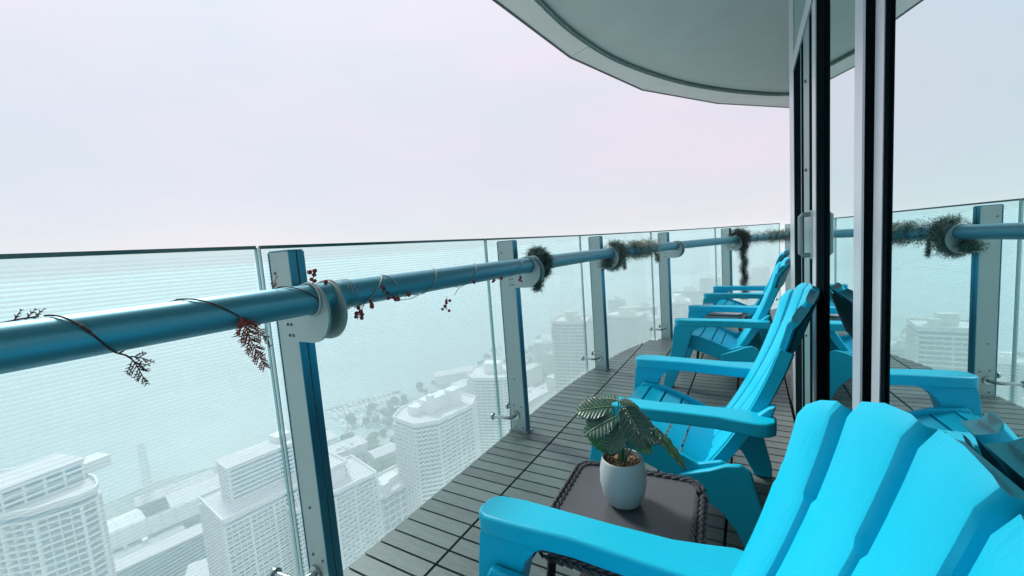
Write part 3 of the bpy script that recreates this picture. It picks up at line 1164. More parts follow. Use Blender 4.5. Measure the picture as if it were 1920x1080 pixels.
# view directions as seen by the camera, in pot coordinates: right = AX_R, up = world z
rt = Vector((AX_R.x, AX_R.y, 0)).normalized()
fw = Vector((AX_F.x, AX_F.y, 0)).normalized()
def PV(r_, f_, z_):
    return rt * r_ + fw * f_ + Vector((0, 0, z_))
STEMTOP = [PV(0.004, 0.0, 0.235), PV(-0.02, 0.02, 0.20), PV(0.02, 0.0, 0.22)]
LV = [
    # base, tip, up, width, mat, notches, bend
    (PV(0.015, 0.01, 0.262), PV(0.050, -0.060, 0.180), PV(0.10, -0.85, 0.75), 0.046, LEAF, 6, 0.10),
    (PV(-0.01, 0.03, 0.255), PV(-0.110, 0.040, 0.252), PV(0, -0.45, 1), 0.042, LEAF, 6, 0.10),
    (PV(-0.01, 0.00, 0.240), PV(-0.100, -0.02, 0.212), PV(0, -0.6, 1), 0.036, LEAF, 5, 0.12),
    (PV(0.00, 0.03, 0.205), PV(-0.065, 0.035, 0.140), PV(0.1, -1, 0.30), 0.050, LEAFB, 5, 0.04),
    (PV(0.02, 0.03, 0.205), PV(0.045, 0.04, 0.150), PV(0, -1, 0.3), 0.034, LEAFB, 4, 0.04),
    (PV(0.035, -0.02, 0.215), PV(0.100, -0.040, 0.190), PV(-0.1, -0.5, 0.9), 0.030, LEAF, 4, 0.15),
    (PV(0.080, -0.02, 0.208), PV(0.165, -0.04, 0.105), PV(0.70, -0.60, 0.5), 0.022, LEAFB, 0, 0.10),
    (PV(0.01, 0.05, 0.262), PV(-0.05, 0.10, 0.262), PV(0, -0.2, 1), 0.030, LEAF, 4, 0.12),
    (PV(0.00, -0.01, 0.225), PV(-0.045, -0.060, 0.175), PV(-0.2, -0.8, 0.8), 0.032, LEAF, 5, 0.12),
    (PV(0.02, -0.01, 0.215), PV(0.060, -0.060, 0.165), PV(0.2, -0.8, 0.8), 0.028, LEAFB, 4, 0.12),
    (PV(0.01, 0.03, 0.258), PV(0.06, 0.05, 0.255), PV(0, -0.3, 1), 0.030, LEAF, 4, 0.15),
]
for i, (b_, t_, u_, w_, m_, nn_, bd_) in enumerate(LV):
    leaf(t_, b_, u_, w_, m_, nn_, bd_, seed=i)
    st = MB()
    foot_ = Vector((random.uniform(-0.008, 0.008), random.uniform(-0.008, 0.008), 0.108))
    mid_ = foot_.lerp(b_, 0.55) + Vector((0, 0, 0.02))
    st.tube([foot_, foot_.lerp(mid_, 0.5) + Vector((0, 0, 0.006)), mid_, b_], [0.0028, 0.0025, 0.002, 0.0015], 6)
    st.build('stem', STEM, pot, smooth=True)

# ------------------------------------------------------------------ garlands on the handrail
RR = 0.0425
ROFF, RZ = -0.145, 1.006
WIRE_B = mat('brown wire stem', (0.035, 0.016, 0.012), rough=0.6)
WIRE_S = mat('silver grey twig', (0.38, 0.42, 0.38), rough=0.45)
CEDAR = mat('dark red cedar sprig', (0.13, 0.020, 0.016), rough=0.6, var=0.4, scale=60)
CEDAR_R = mat('rust cedar sprig', (0.42, 0.05, 0.022), rough=0.6, var=0.4, scale=60)
BERRY = mat('dark red berry', (0.32, 0.008, 0.014), rough=0.30, var=0.3, scale=80, spec=0.6)
NEEDLE = mat('grey green pine needle', (0.035, 0.085, 0.065), rough=0.6, var=0.4, scale=30)
NEEDLE_D = mat('dark pine needle', (0.012, 0.026, 0.022), rough=0.7, var=0.4, scale=30)
NEEDLE_C = mat('cream frosted needle', (0.52, 0.52, 0.40), rough=0.7, var=0.3, scale=30)


def rp_(t, ang, extra=0.0):
    """point on the handrail surface; ang 0 = towards the viewer side (inside), 90 = top"""
    al, ou = tang(t)
    c = curve(t, ROFF, RZ)
    return c + (-ou * math.cos(ang) + Vector((0, 0, 1)) * math.sin(ang)) * (RR + extra)


def wind(t0, t1, a0, a1, extra=0.003, n=14):
    return [rp_(t0 + (t1 - t0) * k / n, R(a0 + (a1 - a0) * k / n), extra) for k in range(n + 1)]


def sprig(mb, p, d, length, side, depth=0, w=0.0013, rnd=random, br=0.30):
    """cedar twig: zigzag branchlets"""
    d = Vector(d).normalized()
    n = max(3, int(length / 0.0065))
    pts_ = [Vector(p)]
    cur = Vector(p)
    dd = d.copy()
    for k in range(n):
        dd = (dd + Vector((rnd.uniform(-.1, .1), rnd.uniform(-.1, .1), -0.07 if depth == 0 else 0))).normalized()
        cur = cur + dd * length / n
        pts_.append(cur.copy())
    mb.tube(pts_, [w * (1 - 0.6 * k / n) for k in range(n + 1)], 4)
    if depth < 2:
        for k in range(1, n + 1):
            for sgn in (-1, 1):
                if rnd.random() < 0.12:
                    continue
                f = 1 - k / (n + 1)
                l2 = length * (br * f + 0.09) if depth == 0 else length * 0.30
                if l2 < 0.003:
                    continue
                dir_ = (dd + side * sgn * 0.85 + Vector((rnd.uniform(-.2, .2),) * 3)).normalized()
                sprig(mb, pts_[k], dir_, l2, dd, depth + 1, w * 0.95, rnd)


def rail_y(px, z=1.006):
    """t on the straight piece of rail nearest a place in the photograph"""
    x = (px[0] - 960) / F_PX; y = -(px[1] - 540) / F_PX
    d = AX_R * x + AX_U * y + AX_F
    t = -1.085 / d.x
    return t * d.y, EYE + t * d.z


cg = empty('cedar_garland', (-1.085, 0.4, 1.0))
tag(cg, 'thin brown wire garland with rust red cedar sprigs wound round the left handrail', 'garland')
CGI = Matrix.Translation((1.085, -0.4, -1.0))


def gpart(mb, name, m, root, inv, **k):
    o = mb.build(name, m, None, **k)
    o.parent = root
    o.matrix_parent_inverse = inv
    return o


# front crossings measured from the photograph: (105,598)->(235,655), (345,567)->(470,612), (530,543)->(580,570)
w1 = MB()
ta = rail_y((105, 598))[0]; tb_ = rail_y((215, 650))[0]
tc_ = rail_y((345, 567))[0]; td = rail_y((470, 612))[0]
te = rail_y((530, 543))[0]; tf = rail_y((580, 570))[0]
w1.tube(wind(ta - 0.012, tb_, 95, -75) + [rp_(tb_ + 0.012, R(-80), 0.010), rp_(tb_ + 0.02, R(-82), 0.02)], 0.0019, 6)
w1.tube(wind(tb_, tc_, -80, -270, 0.003), 0.0016, 6)
w1.tube(wind(tc_ - 0.012, td, 95, -60), 0.0019, 6)
w1.tube(wind(td, te, -60, -268, 0.003), 0.0016, 6)
w1.tube(wind(te - 0.01, tf, 95, 0), 0.0016, 6)
w1.tube(wind(ta - 0.30, ta - 0.02, -85, 80 - 360 + 10), 0.0016, 6)
gpart(w1, 'wire', WIRE_B, cg, CGI, smooth=True)
alv = Vector((0, 1, 0))
dn = Vector((0, 0, -1))
rs_ = random.Random(3)
k1 = MB(); sprig(k1, rp_(tb_ + 0.018, R(-82), 0.016), (0.05, 0.35, -0.75), 0.062, Vector((0, 1, 0.2)).normalized(), 0, 0.0014, rs_)
sprig(k1, rp_(tb_ + 0.018, R(-82), 0.014), (0.05, 0.85, -0.25), 0.042, Vector((0, -0.2, 1)).normalized(), 0, 0.0014, rs_)
gpart(k1, 'sprig', CEDAR, cg, CGI)
t2 = rail_y((430, 595))[0]
k2 = MB(); sprig(k2, rp_(t2, R(-10), 0.006), (0.0, 0.30, -1.0), 0.135, Vector((0, 1, 0.2)).normalized(), 0, 0.0017, rs_, 0.17)
gpart(k2, 'sprig', CEDAR_R, cg, CGI)
k3 = MB(); sprig(k3, rp_(t2 + 0.02, R(-50), 0.004), (0.0, 1.0, -0.35), 0.085, Vector((0, 0.2, 1)).normalized(), 0, 0.0013, rs_, 0.2)
gpart(k3, 'sprig', CEDAR, cg, CGI)
for px_ in ((28, 604), (50, 600), (66, 598)):
    t_ = rail_y(px_)[0]
    k4 = MB(); sprig(k4, rp_(t_, R(100), 0.0), (0.0, 0.5, 0.8), 0.020, Vector((0, 1, -0.4)).normalized(), 0, 0.0013, rs_)
    gpart(k4, 'sprig', CEDAR, cg, CGI)
t_ = rail_y((518, 545))[0]
k5 = MB(); sprig(k5, rp_(t_, R(110), 0.0), (0.0, 0.35, 1.0), 0.034, Vector((0, 1, 0)).normalized(), 0, 0.0013, rs_)
gpart(k5, 'sprig', CEDAR_R, cg, CGI)
nb = MB(); tn = rail_y((163, 620))[0]
for q in range(5):
    fq = 0.40 + 0.022 * q
    nb.ball(rp_(ta - 0.012 + (tb_ - ta + 0.012) * fq, R(95 - 170 * fq), 0.004), 0.0034, 6, 4)
gpart(nb, 'bud', WIRE_B, cg, CGI)

# berry garland between the two nearest posts
bg_ = empty('berry_garland', (-1.085, 1.4, 1.0))
BGI = Matrix.Translation((1.085, -1.4, -1.0))
tag(bg_, 'silvery twig garland with dark red berries wound round the handrail between the two nearest posts', 'garland')
tw = MB()
T = lambda x, y: rail_y((x, y))[0]
b0, b1 = T(660, 572), T(716, 520)
tw.tube(wind(b1, b0, 85, -80), 0.0021, 6)
tw.tube([rp_(b1, R(85), 0.003), rp_(b1 + 0.012, R(50), 0.004), rp_(b1 + 0.022, R(10), 0.005)], 0.0015, 6)
b2, b3 = T(785, 552), T(814, 508)
tw.tube(wind(b3, b2, 85, -75), 0.0018, 6)
tw.tube(wind(b1, b2, 92, 275, 0.003), 0.0014, 6)
b4, b5 = T(860, 535), T(890, 500)
tw.tube(wind(b5, b4, 85, -75), 0.0018, 6)
tw.tube(wind(b3, b4, 92, 275, 0.003), 0.0014, 6)
b6, b7 = T(950, 520), T(976, 488)
tw.tube(wind(b7, b6, 85, -70), 0.0016, 6)
tw.tube(wind(b5, b6, 92, 275, 0.003), 0.0014, 6)
tw.tube([rp_(b0 - 0.012, R(-85), 0.003), rp_(b0 - 0.035, R(-88), 0.006), rp_(b0 - 0.05, R(-90), 0.003)], 0.0016, 6)
tw.tube([rp_(b2 - 0.005, R(-78), 0.003), rp_(b2 - 0.05, R(-82), 0.012), rp_(b2 - 0.12, R(-70), 0.010), rp_(b1 + 0.03, R(-20), 0.006)], 0.0013, 6)
tw.tube([rp_(b4, R(-75), 0.003), rp_(b4 - 0.03, R(-80), 0.018), rp_(b4 - 0.045, R(-84), 0.035)], 0.0013, 6)
# loops of twig beside the nearest post's rail plates
for q in (0.815, 0.826, 0.838):
    tw.tube([rp_(q + 0.006 * math.sin(a_ * 1.3), a_, 0.003) for a_ in np.linspace(0, 2 * PI, 20)], 0.0009, 5)
gpart(tw, 'twig', WIRE_S, bg_, BGI, smooth=True)


def berries(root, inv, c, n, spread, r=0.0066, seed=0, drop=(0, 0, -1)):
    rd = random.Random(seed)
    c = Vector(c)
    st_ = MB()
    bm_ = MB().ball((0, 0, 0), 1, 12, 8)
    base = bm_.build('berry', BERRY, None, smooth=True, angle=90)
    for i in range(n):
        o = base if i == 0 else base.copy()
        if i:
            COL.objects.link(o)
        f = i / max(1, n - 1)
        p = c + Vector(drop) * spread * (f - 0.3) + Vector((rd.uniform(-.3, .3) * spread, rd.choice((-1, 1)) * rd.uniform(0.15, 0.42) * spread, rd.uniform(-.12, .12) * spread))
        o.parent = root
        o.matrix_parent_inverse = inv
        o.location = p
        s_ = r * rd.uniform(0.85, 1.12)
        o.scale = (s_, s_, s_)
        q = c + Vector(drop) * spread * (f - 0.55)
        st_.tube([q, p], 0.0009, 4)
    st_.tube([c - Vector(drop) * spread * 0.6, c + Vector(drop) * spread * 0.7], 0.0011, 5)
    gpart(st_, 'berry_stalk', WIRE_B, root, inv)


def RPX(px, py, dx=0.045):
    """point in front of the rail seen at this place: on the plane just inside the rail"""
    x = (px - 960) / F_PX; y = -(py - 540) / F_PX
    d = AX_R * x + AX_U * y + AX_F
    t = (-1.085 + dx) / d.x
    return Vector((0, 0, EYE)) + d * t


BS = [((677, 583), 6, 0.040, 1, (0, -0.62, -0.8)), ((694, 568), 3, 0.020, 2, (0, -0.2, -1)), ((723, 542), 3, 0.022, 3, (0, 0.4, -1)),
      ((738, 560), 5, 0.030, 4, (0, 0.9, -0.4)), ((765, 554), 3, 0.028, 5, (0, 0.95, 0.2)), ((837, 568), 6, 0.040, 6, (0, -0.25, -1)),
      ((890, 530), 1, 0.01, 7, (0, 0, -1)), ((930, 525), 5, 0.05, 8, (0, 1, 0.15)), ((975, 521), 4, 0.024, 9, (0, -0.1, -1))]
for (p, n_, sp_, sd_, dr) in BS:
    berries(bg_, BGI, RPX(*p), n_, sp_, seed=sd_, drop=dr)
berries(bg_, BGI, RPX(587, 521, 0.01), 5, 0.030, seed=21, drop=(0, 0.2, 1))
berries(bg_, BGI, RPX(611, 530, 0.01), 1, 0.01, seed=22)


# pine garlands made of short stiff needles
def needles(mb, c, d, count, length, spread, thick=0.0008, mi=(0,), rnd=random):
    for i in range(count):
        v = Vector((rnd.gauss(0, 1), rnd.gauss(0, 1), rnd.gauss(0, 1))).normalized()
        v = (v + Vector(d) * 0.6).normalized()
        s = Vector(c) + Vector((rnd.gauss(0, 1), rnd.gauss(0, 1), rnd.gauss(0, 1))) * spread
        e = s + v * length * rnd.uniform(0.6, 1.15)
        p = v.cross(Vector((0.3, 0.5, 0.8))).normalized() * thick
        q = v.cross(p).normalized() * thick
        k = len(mb.v)
        mb.v += [tuple(s + p), tuple(s - p * 0.5 + q), tuple(s - p * 0.5 - q), tuple(e)]
        m_ = rnd.choice(mi)
        mb.f += [(k, k + 1, k + 3), (k + 1, k + 2, k + 3), (k + 2, k, k + 3)]
        mb.m += [m_] * 3


NM = [NEEDLE, NEEDLE_D, NEEDLE_C, mat('frosted blue green needle', (0.15, 0.27, 0.24), rough=0.6)]
rn = random.Random(11)


def pine(name_label, loc, fill, twigs):
    root = empty('pine_garland', loc)
    inv = Matrix.Translation((-loc[0], -loc[1], -loc[2]))
    tag(root, name_label, 'garland', 'pine garlands on the handrail')
    mb = MB()
    for args in fill:
        c, n_, l_, s_, mi_ = args
        needles(mb, c, (0, 0, 0), int(n_ * 1.3), l_, s_ * 1.1, 0.0013, mi_, rn)
    stuff(gpart(mb, 'needles', NM, root, inv))
    tm = MB()
    for pth in twigs:
        tm.tube(pth, 0.0022, 5)
    gpart(tm, 'wire', WIRE_B, root, inv)
    return root


# tuft at the second post: crescent on the far side of its plates, tail hanging down
fill, pth = [], []
for k in range(17):
    a = R(120 - 215 * k / 16)
    p = rp_(2.165 + 0.012 * math.sin(k), a, 0.022)
    pth.append(p)
    fill.append((p, 150, 0.040, 0.013, (0, 3, 0, 1, 3)))
for k in range(9):
    p = rp_(2.150 - 0.006 * k, R(-80), 0.015 + 0.0) + Vector((0.01, 0, -0.010 * k))
    pth.append(p)
    fill.append((p, 110, 0.034, 0.011, (0, 1, 3)))
pine('pine tuft hanging from the rail beside the second plate, right of the red berries', (-1.05, 2.15, 1.0), fill, [pth])

# wreath at the third post and the frosted garland running on from it
fill, pth = [], []
for k in range(30):
    a = R(360 * k / 30)
    al, ou = tang(3.44)
    c = curve(3.44, ROFF + 0.02, 0.985)
    p = c + (-ou * math.cos(a) + Vector((0, 0, 1)) * math.sin(a)) * 0.088 + al * 0.02 * math.sin(2 * a)
    pth.append(p)
    if 0.25 < k / 30 < 0.42:
        continue
    fill.append((p, 170, 0.042, 0.017, (0, 1, 3, 3, 3, 2)))
for k in range(16):
    p = rp_(3.30 + 0.011 * k, R(-95), 0.02) + Vector((-0.02, 0, -0.020 + 0.001 * k))
    fill.append((p, 110, 0.040, 0.016, (0, 3, 1)))
pth2 = []
for k in range(60):
    t_ = 3.52 + 0.0125 * k
    a = R(90 + 31 * k)
    p = rp_(t_, a, 0.010)
    pth2.append(p)
    if k > 3:
        dense = 90 if 20 < k < 52 else 34
        fill.append((p, dense, 0.036, 0.018, (2, 3, 2, 0, 2) if k > 22 else (1, 0, 3)))
tail = []
for k in range(10):
    p = rp_(3.62, R(-90), 0.008) + Vector((0, 0.002 * k, -0.011 * k))
    tail.append(p)
    fill.append((p, 36, 0.022, 0.006, (1, 0)))
for k in range(9):
    p = rp_(4.26 + 0.003 * k, R(-80), 0.01) + Vector((0, 0.0, -0.010 * k))
    fill.append((p, 40, 0.026, 0.010, (1, 0, 2)))
pine('round pine wreath with frosted cream garland winding on along the handrail', (-1.0, 3.5, 1.0), fill, [pth, pth2, tail])

# dark bush at the fifth post with its long hanging tail
fill, tail = [], []
for k in range(26):
    a = R(360 * k / 26)
    p = rp_(6.03 + 0.02 * math.sin(3 * a), a, 0.030)
    fill.append((p, 190, 0.055, 0.030, (1, 1, 0)))
p0_ = rp_(6.07, R(-60), 0.02)
for k in range(34):
    p = p0_ + Vector((0.012 * math.sin(k * 0.7), 0.014 * math.cos(k * 0.5), -0.020 * k))
    tail.append(p)
    fill.append((p, 120, 0.036, 0.018, (1, 1, 0, 1) if k < 24 else (1, 2, 2, 1, 0)))
pine('dark bushy pine garland with a long tail hanging beside the far post', (-0.15, 6.03, 1.0), fill, [tail])

fill, pth2 = [], []
for k in range(70):
    t_ = 6.25 + 0.0145 * k
    p = rp_(t_, R(90 + 40 * k), 0.010)
    pth2.append(p)
    dense = 16 if k < 24 else 60
    fill.append((p, dense, 0.045, 0.020, (1, 0, 3, 2)))
pine('loose leafy garland twisted round the last stretch of handrail by the door frame', (0.3, 6.8, 1.0), fill, [pth2])

# ------------------------------------------------------------------ water, land and city
SEA = -152.0
LAND = -150.0
WATER = mat('harbour water', (0.30, 0.38, 0.39), rough=0.35, var=0.10, scale=0.01, bump=0.25, bscale=0.08)
GROUND = mat('city ground', (0.34, 0.37, 0.35), rough=0.9, var=0.35, scale=0.03, blotch=((0.16, 0.26, 0.21), 0.02, 0.50, 0.6))
WALLW = mat('white painted tower wall', (0.80, 0.79, 0.78), rough=0.7, var=0.08, scale=0.08)
WALLG = mat('cream tower wall', (0.58, 0.58, 0.50), rough=0.8, var=0.08, scale=0.06)
WIN = mat('teal tower window band', (0.002, 0.21, 0.30), rough=0.5, spec=0.1, var=0.6, scale=0.25, stretch=(1, 1, 0.6))
WIN2 = mat('grey tower window band', (0.015, 0.21, 0.25), rough=0.5, spec=0.1, var=0.5, scale=0.25)
ROOFP = mat('pale roof', (0.62, 0.58, 0.60), rough=0.8, var=0.12, scale=0.15)
ROOFG = mat('grey shed roof', (0.33, 0.37, 0.37), rough=0.7, var=0.15, scale=0.1)
TREEM = mat('tree canopy', (0.05, 0.12, 0.08), rough=0.9, var=0.4, scale=0.3)
HILLM = mat('wooded hill', (0.06, 0.13, 0.11), rough=0.95, var=0.4, scale=0.01)
ROADM = mat('asphalt road', (0.07, 0.08, 0.08), rough=0.9, var=0.1)

wt = MB()
wt.box((-6000, 6000, SEA - 0.25), (36000, 36000, 0.5))
tag(wt.build('water', WATER), kind='structure')


def shore(px, py):
    p = at(px, py, LAND)
    return (p.x, p.y)


coast = [(-420, -700), (-400, -100), shore(190, 948), shore(300, 900), shore(430, 868), shore(520, 830), shore(610, 800), shore(640, 830), shore(700, 815),
         shore(760, 790), shore(700, 765), shore(760, 738), shore(860, 712), shore(880, 700), shore(950, 690), shore(1010, 660), shore(1040, 640), shore(1070, 618), shore(1110, 590),
         shore(1135, 560), shore(1150, 545)]
cp = [(p[0], p[1]) for p in coast]
gnd = MB()
poly = cp + [(cp[-1][0] + 900, cp[-1][1] + 300), (2200, 900), (2200, -700)]
gnd.prism(poly, LAND - 4, LAND)
tag(gnd.build('ground', GROUND), kind='structure')
# far shore
fs_ = [at(1000, 520, LAND), at(1040, 535, LAND), at(1090, 522, LAND), at(1140, 520, LAND), at(1230, 512, LAND), at(1330, 500, LAND), at(1480, 490, LAND)]
pl = [(p.x, p.y) for p in fs_]
far_s = MB().prism(pl + [(3800, 3000), (3800, 6500), (-1400, 6500), (-1500, 3000)], LAND - 4, LAND + 1)
tag(far_s.build('far_shore', GROUND), kind='structure')


def hill(cx, cy, rx, ry, h, seed):
    rd = random.Random(seed)
    n, m_ = 18, 36
    ph = [rd.uniform(0, 6.28) for _ in range(6)]
    vs, fs = [], []
    for i in range(n + 1):
        r_ = i / n
        for k in range(m_):
            a = 2 * PI * k / m_
            rr = r_ * (1 + 0.15 * math.sin(3 * a + ph[0]) + 0.08 * math.sin(7 * a + ph[1]))
            z = h * (math.cos(PI * r_) * 0.5 + 0.5) * (1 + 0.25 * math.sin(2 * a + ph[2] + 4 * r_)) + 6 * math.sin(9 * a + ph[3]) * r_ * (1 - r_)
            vs.append((cx + rx * rr * math.cos(a), cy + ry * rr * math.sin(a), LAND + 1 + z))
    for i in range(n):
        for k in range(m_):
            a = i * m_ + k; b = i * m_ + (k + 1) % m_
            fs.append((a, b, b + m_, a + m_)[::-1])
    return MB().add(vs, fs)


hl = MB()
for i, (px_, py_, rx, ry, h) in enumerate([(1180, 505, 500, 330, 60), (1300, 490, 800, 500, 75), (1430, 480, 900, 500, 90), (1040, 505, 420, 240, 28)]):
    p = at(px_, py_, LAND)
    q = hill(p.x, p.y, rx, ry, h, i)
    hl.add(q.v, q.f)
tag(hl.build('hills', HILLM, smooth=True, angle=80), kind='structure')


def offset_poly(poly, d):
    n = len(poly)
    a = sum(poly[i][0] * poly[(i + 1) % n][1] - poly[(i + 1) % n][0] * poly[i][1] for i in range(n))
    if a < 0:
        poly = poly[::-1]
    o = []
    for i in range(n):
        p0, p1, p2 = Vector(poly[i - 1]), Vector(poly[i]), Vector(poly[(i + 1) % n])
        e1 = (p1 - p0).normalized(); e2 = (p2 - p1).normalized()
        n1 = Vector((e1.y, -e1.x)); n2 = Vector((e2.y, -e2.x))
        b = (n1 + n2)
        b = b / max(0.3, b.length_squared) * 2 if b.length > 1e-6 else n1
        o.append((p1.x + b.x * d, p1.y + b.y * d))
    return o


def tower(poly, ztop, label, fh=1.9, bay=2.4, wall=None, win=None, band=0.52, name='tower_block', penthouse=(), group=None, roof=None, depth=None, plain=None):
    wall = wall or WALLW
    win = win or WIN
    cx = sum(p[0] for p in poly) / len(poly); cy = sum(p[1] for p in poly) / len(poly)
    root = empty(name, (cx, cy, LAND))
    tag(root, label, 'building', group)
    P_ = [(p[0] - cx, p[1] - cy) for p in poly]
    H = ztop - LAND
    low = 0 if depth is None else max(0, H - depth)
    MB().prism(offset_poly(P_, -0.5), -2, H - 0.3).build('window_wall', win, root)
    fb = MB()
    n = int((H - low) / fh)
    for k in range(n + 1):
        z = H - k * fh
        if plain and plain[0] <= k < plain[1]:
            continue
        fb.prism(offset_poly(P_, 0.35 if (k % 2) else 0.22), z - band, z - 0.004 if k == 0 else z)
    stuff(fb.build('floor_band', wall, root))
    pr = MB()
    N_ = len(P_)
    for i in range(N_):
        a, b = Vector(P_[i]), Vector(P_[(i + 1) % N_])
        L_ = (b - a).length
        m_ = max(1, int(round(L_ / bay)))
        d_ = (b - a) / L_
        for k in range(m_):
            wd = 0.7 if (k % 4 == 0) else 0.22
            if L_ < 5 and k:
                continue
            c = a + d_ * (L_ * k / m_)
            pr.box((c.x, c.y, (H + low) / 2 - 1), (wd, 0.9, H - low - 2.3), rz=math.atan2(d_.y, d_.x))
    stuff(pr.build('pier', wall, root))
    MB().prism(offset_poly(P_, 0.1), H + 0.002, H + 0.35).build('roof', roof or ROOFP, root)
    pp = MB()
    o1, o2 = offset_poly(P_, 0.3), offset_poly(P_, -0.2)
    for i in range(N_):
        q = [o1[i], o1[(i + 1) % N_], o2[(i + 1) % N_], o2[i]]
        pp.prism(q, H + 0.352, H + 1.4)
    pp.build('parapet', wall, root)
    for (dx, dy, sx, sy, h_, rz) in penthouse:
        if sx * sy > 120:
            q = MB().box((dx, dy, H + 0.36 + h_ / 2), (sx, sy, h_), rz=rz)
            q.build('penthouse_window_wall', win, root)
            f2 = MB()
            for k in range(int(h_ / fh) + 1):
                f2.box((dx, dy, H + 0.4 + h_ - k * fh - 0.5), (sx + 0.9, sy + 0.9, 0.7), rz=rz)
            q2 = max(3, int(sx / 4))
            for k in range(q2 + 1):
                for sgn in (-1, 1):
                    o_ = Matrix.Rotation(rz, 2) @ Vector((-sx / 2 + sx * k / q2, sgn * sy / 2))
                    f2.box((dx + o_.x, dy + o_.y, H + 0.36 + h_ / 2), (0.6, 0.7, h_), rz=rz)
            stuff(f2.build('penthouse_band', wall, root))
            MB().box((dx, dy, H + 0.36 + h_ + 0.32), (sx + 1.5, sy + 1.5, 0.5), rz=rz).build('penthouse_roof', roof or ROOFP, root)
        else:
            MB().box((dx, dy, H + 0.36 + h_ / 2), (sx, sy, h_), rz=rz).build('rooftop_unit', wall, root)
    return root


def rect(c, sx, sy, rz):
    o = []
    for a, b in ((-1, -1), (1, -1), (1, 1), (-1, 1)):
        v = Matrix.Rotation(rz, 2) @ Vector((a * sx / 2, b * sy / 2))
        o.append((c[0] + v.x, c[1] + v.y))
    return o


def octa(c, sx, sy, rz, k=0.28):
    o = []
    for a, b in ((-1, -1 + 2 * k), (-1 + 2 * k, -1), (1 - 2 * k, -1), (1, -1 + 2 * k), (1, 1 - 2 * k), (1 - 2 * k, 1), (-1 + 2 * k, 1), (-1, 1 - 2 * k)):
        v = Matrix.Rotation(rz, 2) @ Vector((a * sx / 2, b * sy / 2))
        o.append((c[0] + v.x, c[1] + v.y))
    return o


# A: big rounded tower at the lower left; roof edge measured on the photograph
zA = -62
e = [at(x, y, zA) for x, y in [(184, 912), (178, 922), (150, 935), (62, 962), (0, 972), (-120, 985)]]
bk = [at(x, y, zA) for x, y in [(-120, 905), (60, 880), (150, 888), (178, 900)]]
tower([(p.x, p.y) for p in e + bk], zA, 'large rounded teal and white tower with stepped penthouses at the lower left', fh=2.0, bay=2.2,
      penthouse=[(-1, -7, 30, 14, 6.0, R(100)), (-3.0, 12.5, 7, 7, 3.6, R(100))], name='apartment_tower')
# B: white tower beside the nearest post
zB = -86
pB = at(520, 900, zB)
tower(rect((pB.x, pB.y), 26, 46, R(-8)), zB, 'white tower with plain stepped top, half hidden behind the nearest post', fh=1.75, bay=2.0,
      penthouse=[(-4, -4, 11, 24, 13, R(-8)), (-5, 6, 6, 6, 16, 0)], name='apartment_tower', win=WIN)
# right of the nearest post
pB2 = at(610, 905, -92)
tower(rect((pB2.x, pB2.y), 24, 34, R(-14)), -92, 'teal banded tower seen just right of the nearest post', fh=1.75, bay=2.0, name='apartment_tower',
      penthouse=[(2, 2, 7, 8, 5, 0), (-5, -6, 4, 4, 3, 0)])
# C: octagonal tower in the middle
zC = -78
pC = at(818, 765, zC)
tower(octa((pC.x, pC.y), 30, 40, R(-10), 0.22), zC, 'pale tower with an octagonal crown and curved balconies in the middle pane', fh=2.1, bay=3.0, band=0.72, win=WIN2,
      penthouse=[(0, 0, 7, 16, 6.5, R(-10)), (-5, -9, 6, 6, 4, 0), (5, 8, 6, 7, 8, 0), (2, -6, 3, 3, 9, 0)], name='apartment_tower')
zD = -88
pD = at(925, 697, zD)
tower(octa((pD.x, pD.y), 34, 34, R(20), 0.2), zD, 'pale tower behind the second post with wavy balcony rows', fh=2.2, bay=4, band=1.0, win=WIN2,
      penthouse=[(0, 0, 12, 9, 7, R(20)), (-7, 5, 6, 6, 4, 0)], name='apartment_tower')
# lower white flat roofs at the bottom centre
pG = at(728, 905, -112)
tower(rect((pG.x, pG.y), 20, 26, R(-12)), -112, 'low white block with a hollow roof below the octagonal tower', fh=3.4, bay=3.2, name='office_block',
      penthouse=[(0, 0, 6, 9, 3, 0), (4, -6, 4, 4, 4, 0)])

# sheds by the water
SHED_LABELS = ['small white arched shed beside the rounded tower', 'long grey gabled warehouse on the waterfront', 'low teal walled warehouse with a white roof edge',
               'flat roofed grey car park deck below the white shed', 'pale pitched warehouse behind the long grey one', 'wide white roofed hall left of the white tower']


def shed(c, sx, sy, h, rz, label, roofm, gable=3.0, wallm=None, units=0):
    root = empty('warehouse', (c[0], c[1], LAND), rz)
    tag(root, label, 'building')
    MB().box((0, 0, h / 2), (sx, sy, h)).build('wall', wallm or WIN2, root)
    rf = MB()
    if gable > 0:
        poly = [(-sx / 2 - 0.6, h + 0.01), (sx / 2 + 0.6, h + 0.01), (sx / 2 + 0.6, h + 0.5), (0, h + gable), (-sx / 2 - 0.6, h + 0.5)]
        rf.prism_xz(poly, -sy / 2 - 0.6, sy / 2 + 0.6)
        for k in range(int(sy / 6)):
            y = -sy / 2 + 6 * k + 3
            for s in (-1, 1):
                rf.box((s * sx / 4, y, h + gable / 2 + 0.45), (sx * 0.46, 0.5, 0.35), mat3=Matrix.Rotation(s * math.atan2(gable - .5, sx / 2), 3, 'Y'))
    else:
        rf.box((0, 0, h + 0.35), (sx + 1, sy + 1, 0.7))
    rf.build('roof', roofm, root)
    rd = random.Random(int(sx * sy))
    for k in range(units):
        MB().box((rd.uniform(-.38, .38) * sx, rd.uniform(-.4, .4) * sy, h + 0.72 + 0.8), (rd.uniform(1.5, 3), rd.uniform(1.5, 4), 1.6)).build('rooftop_unit', WALLW, root)
    return root


def P2(x, y, z=LAND):
    p = at(x, y, z)
    return (p.x, p.y)


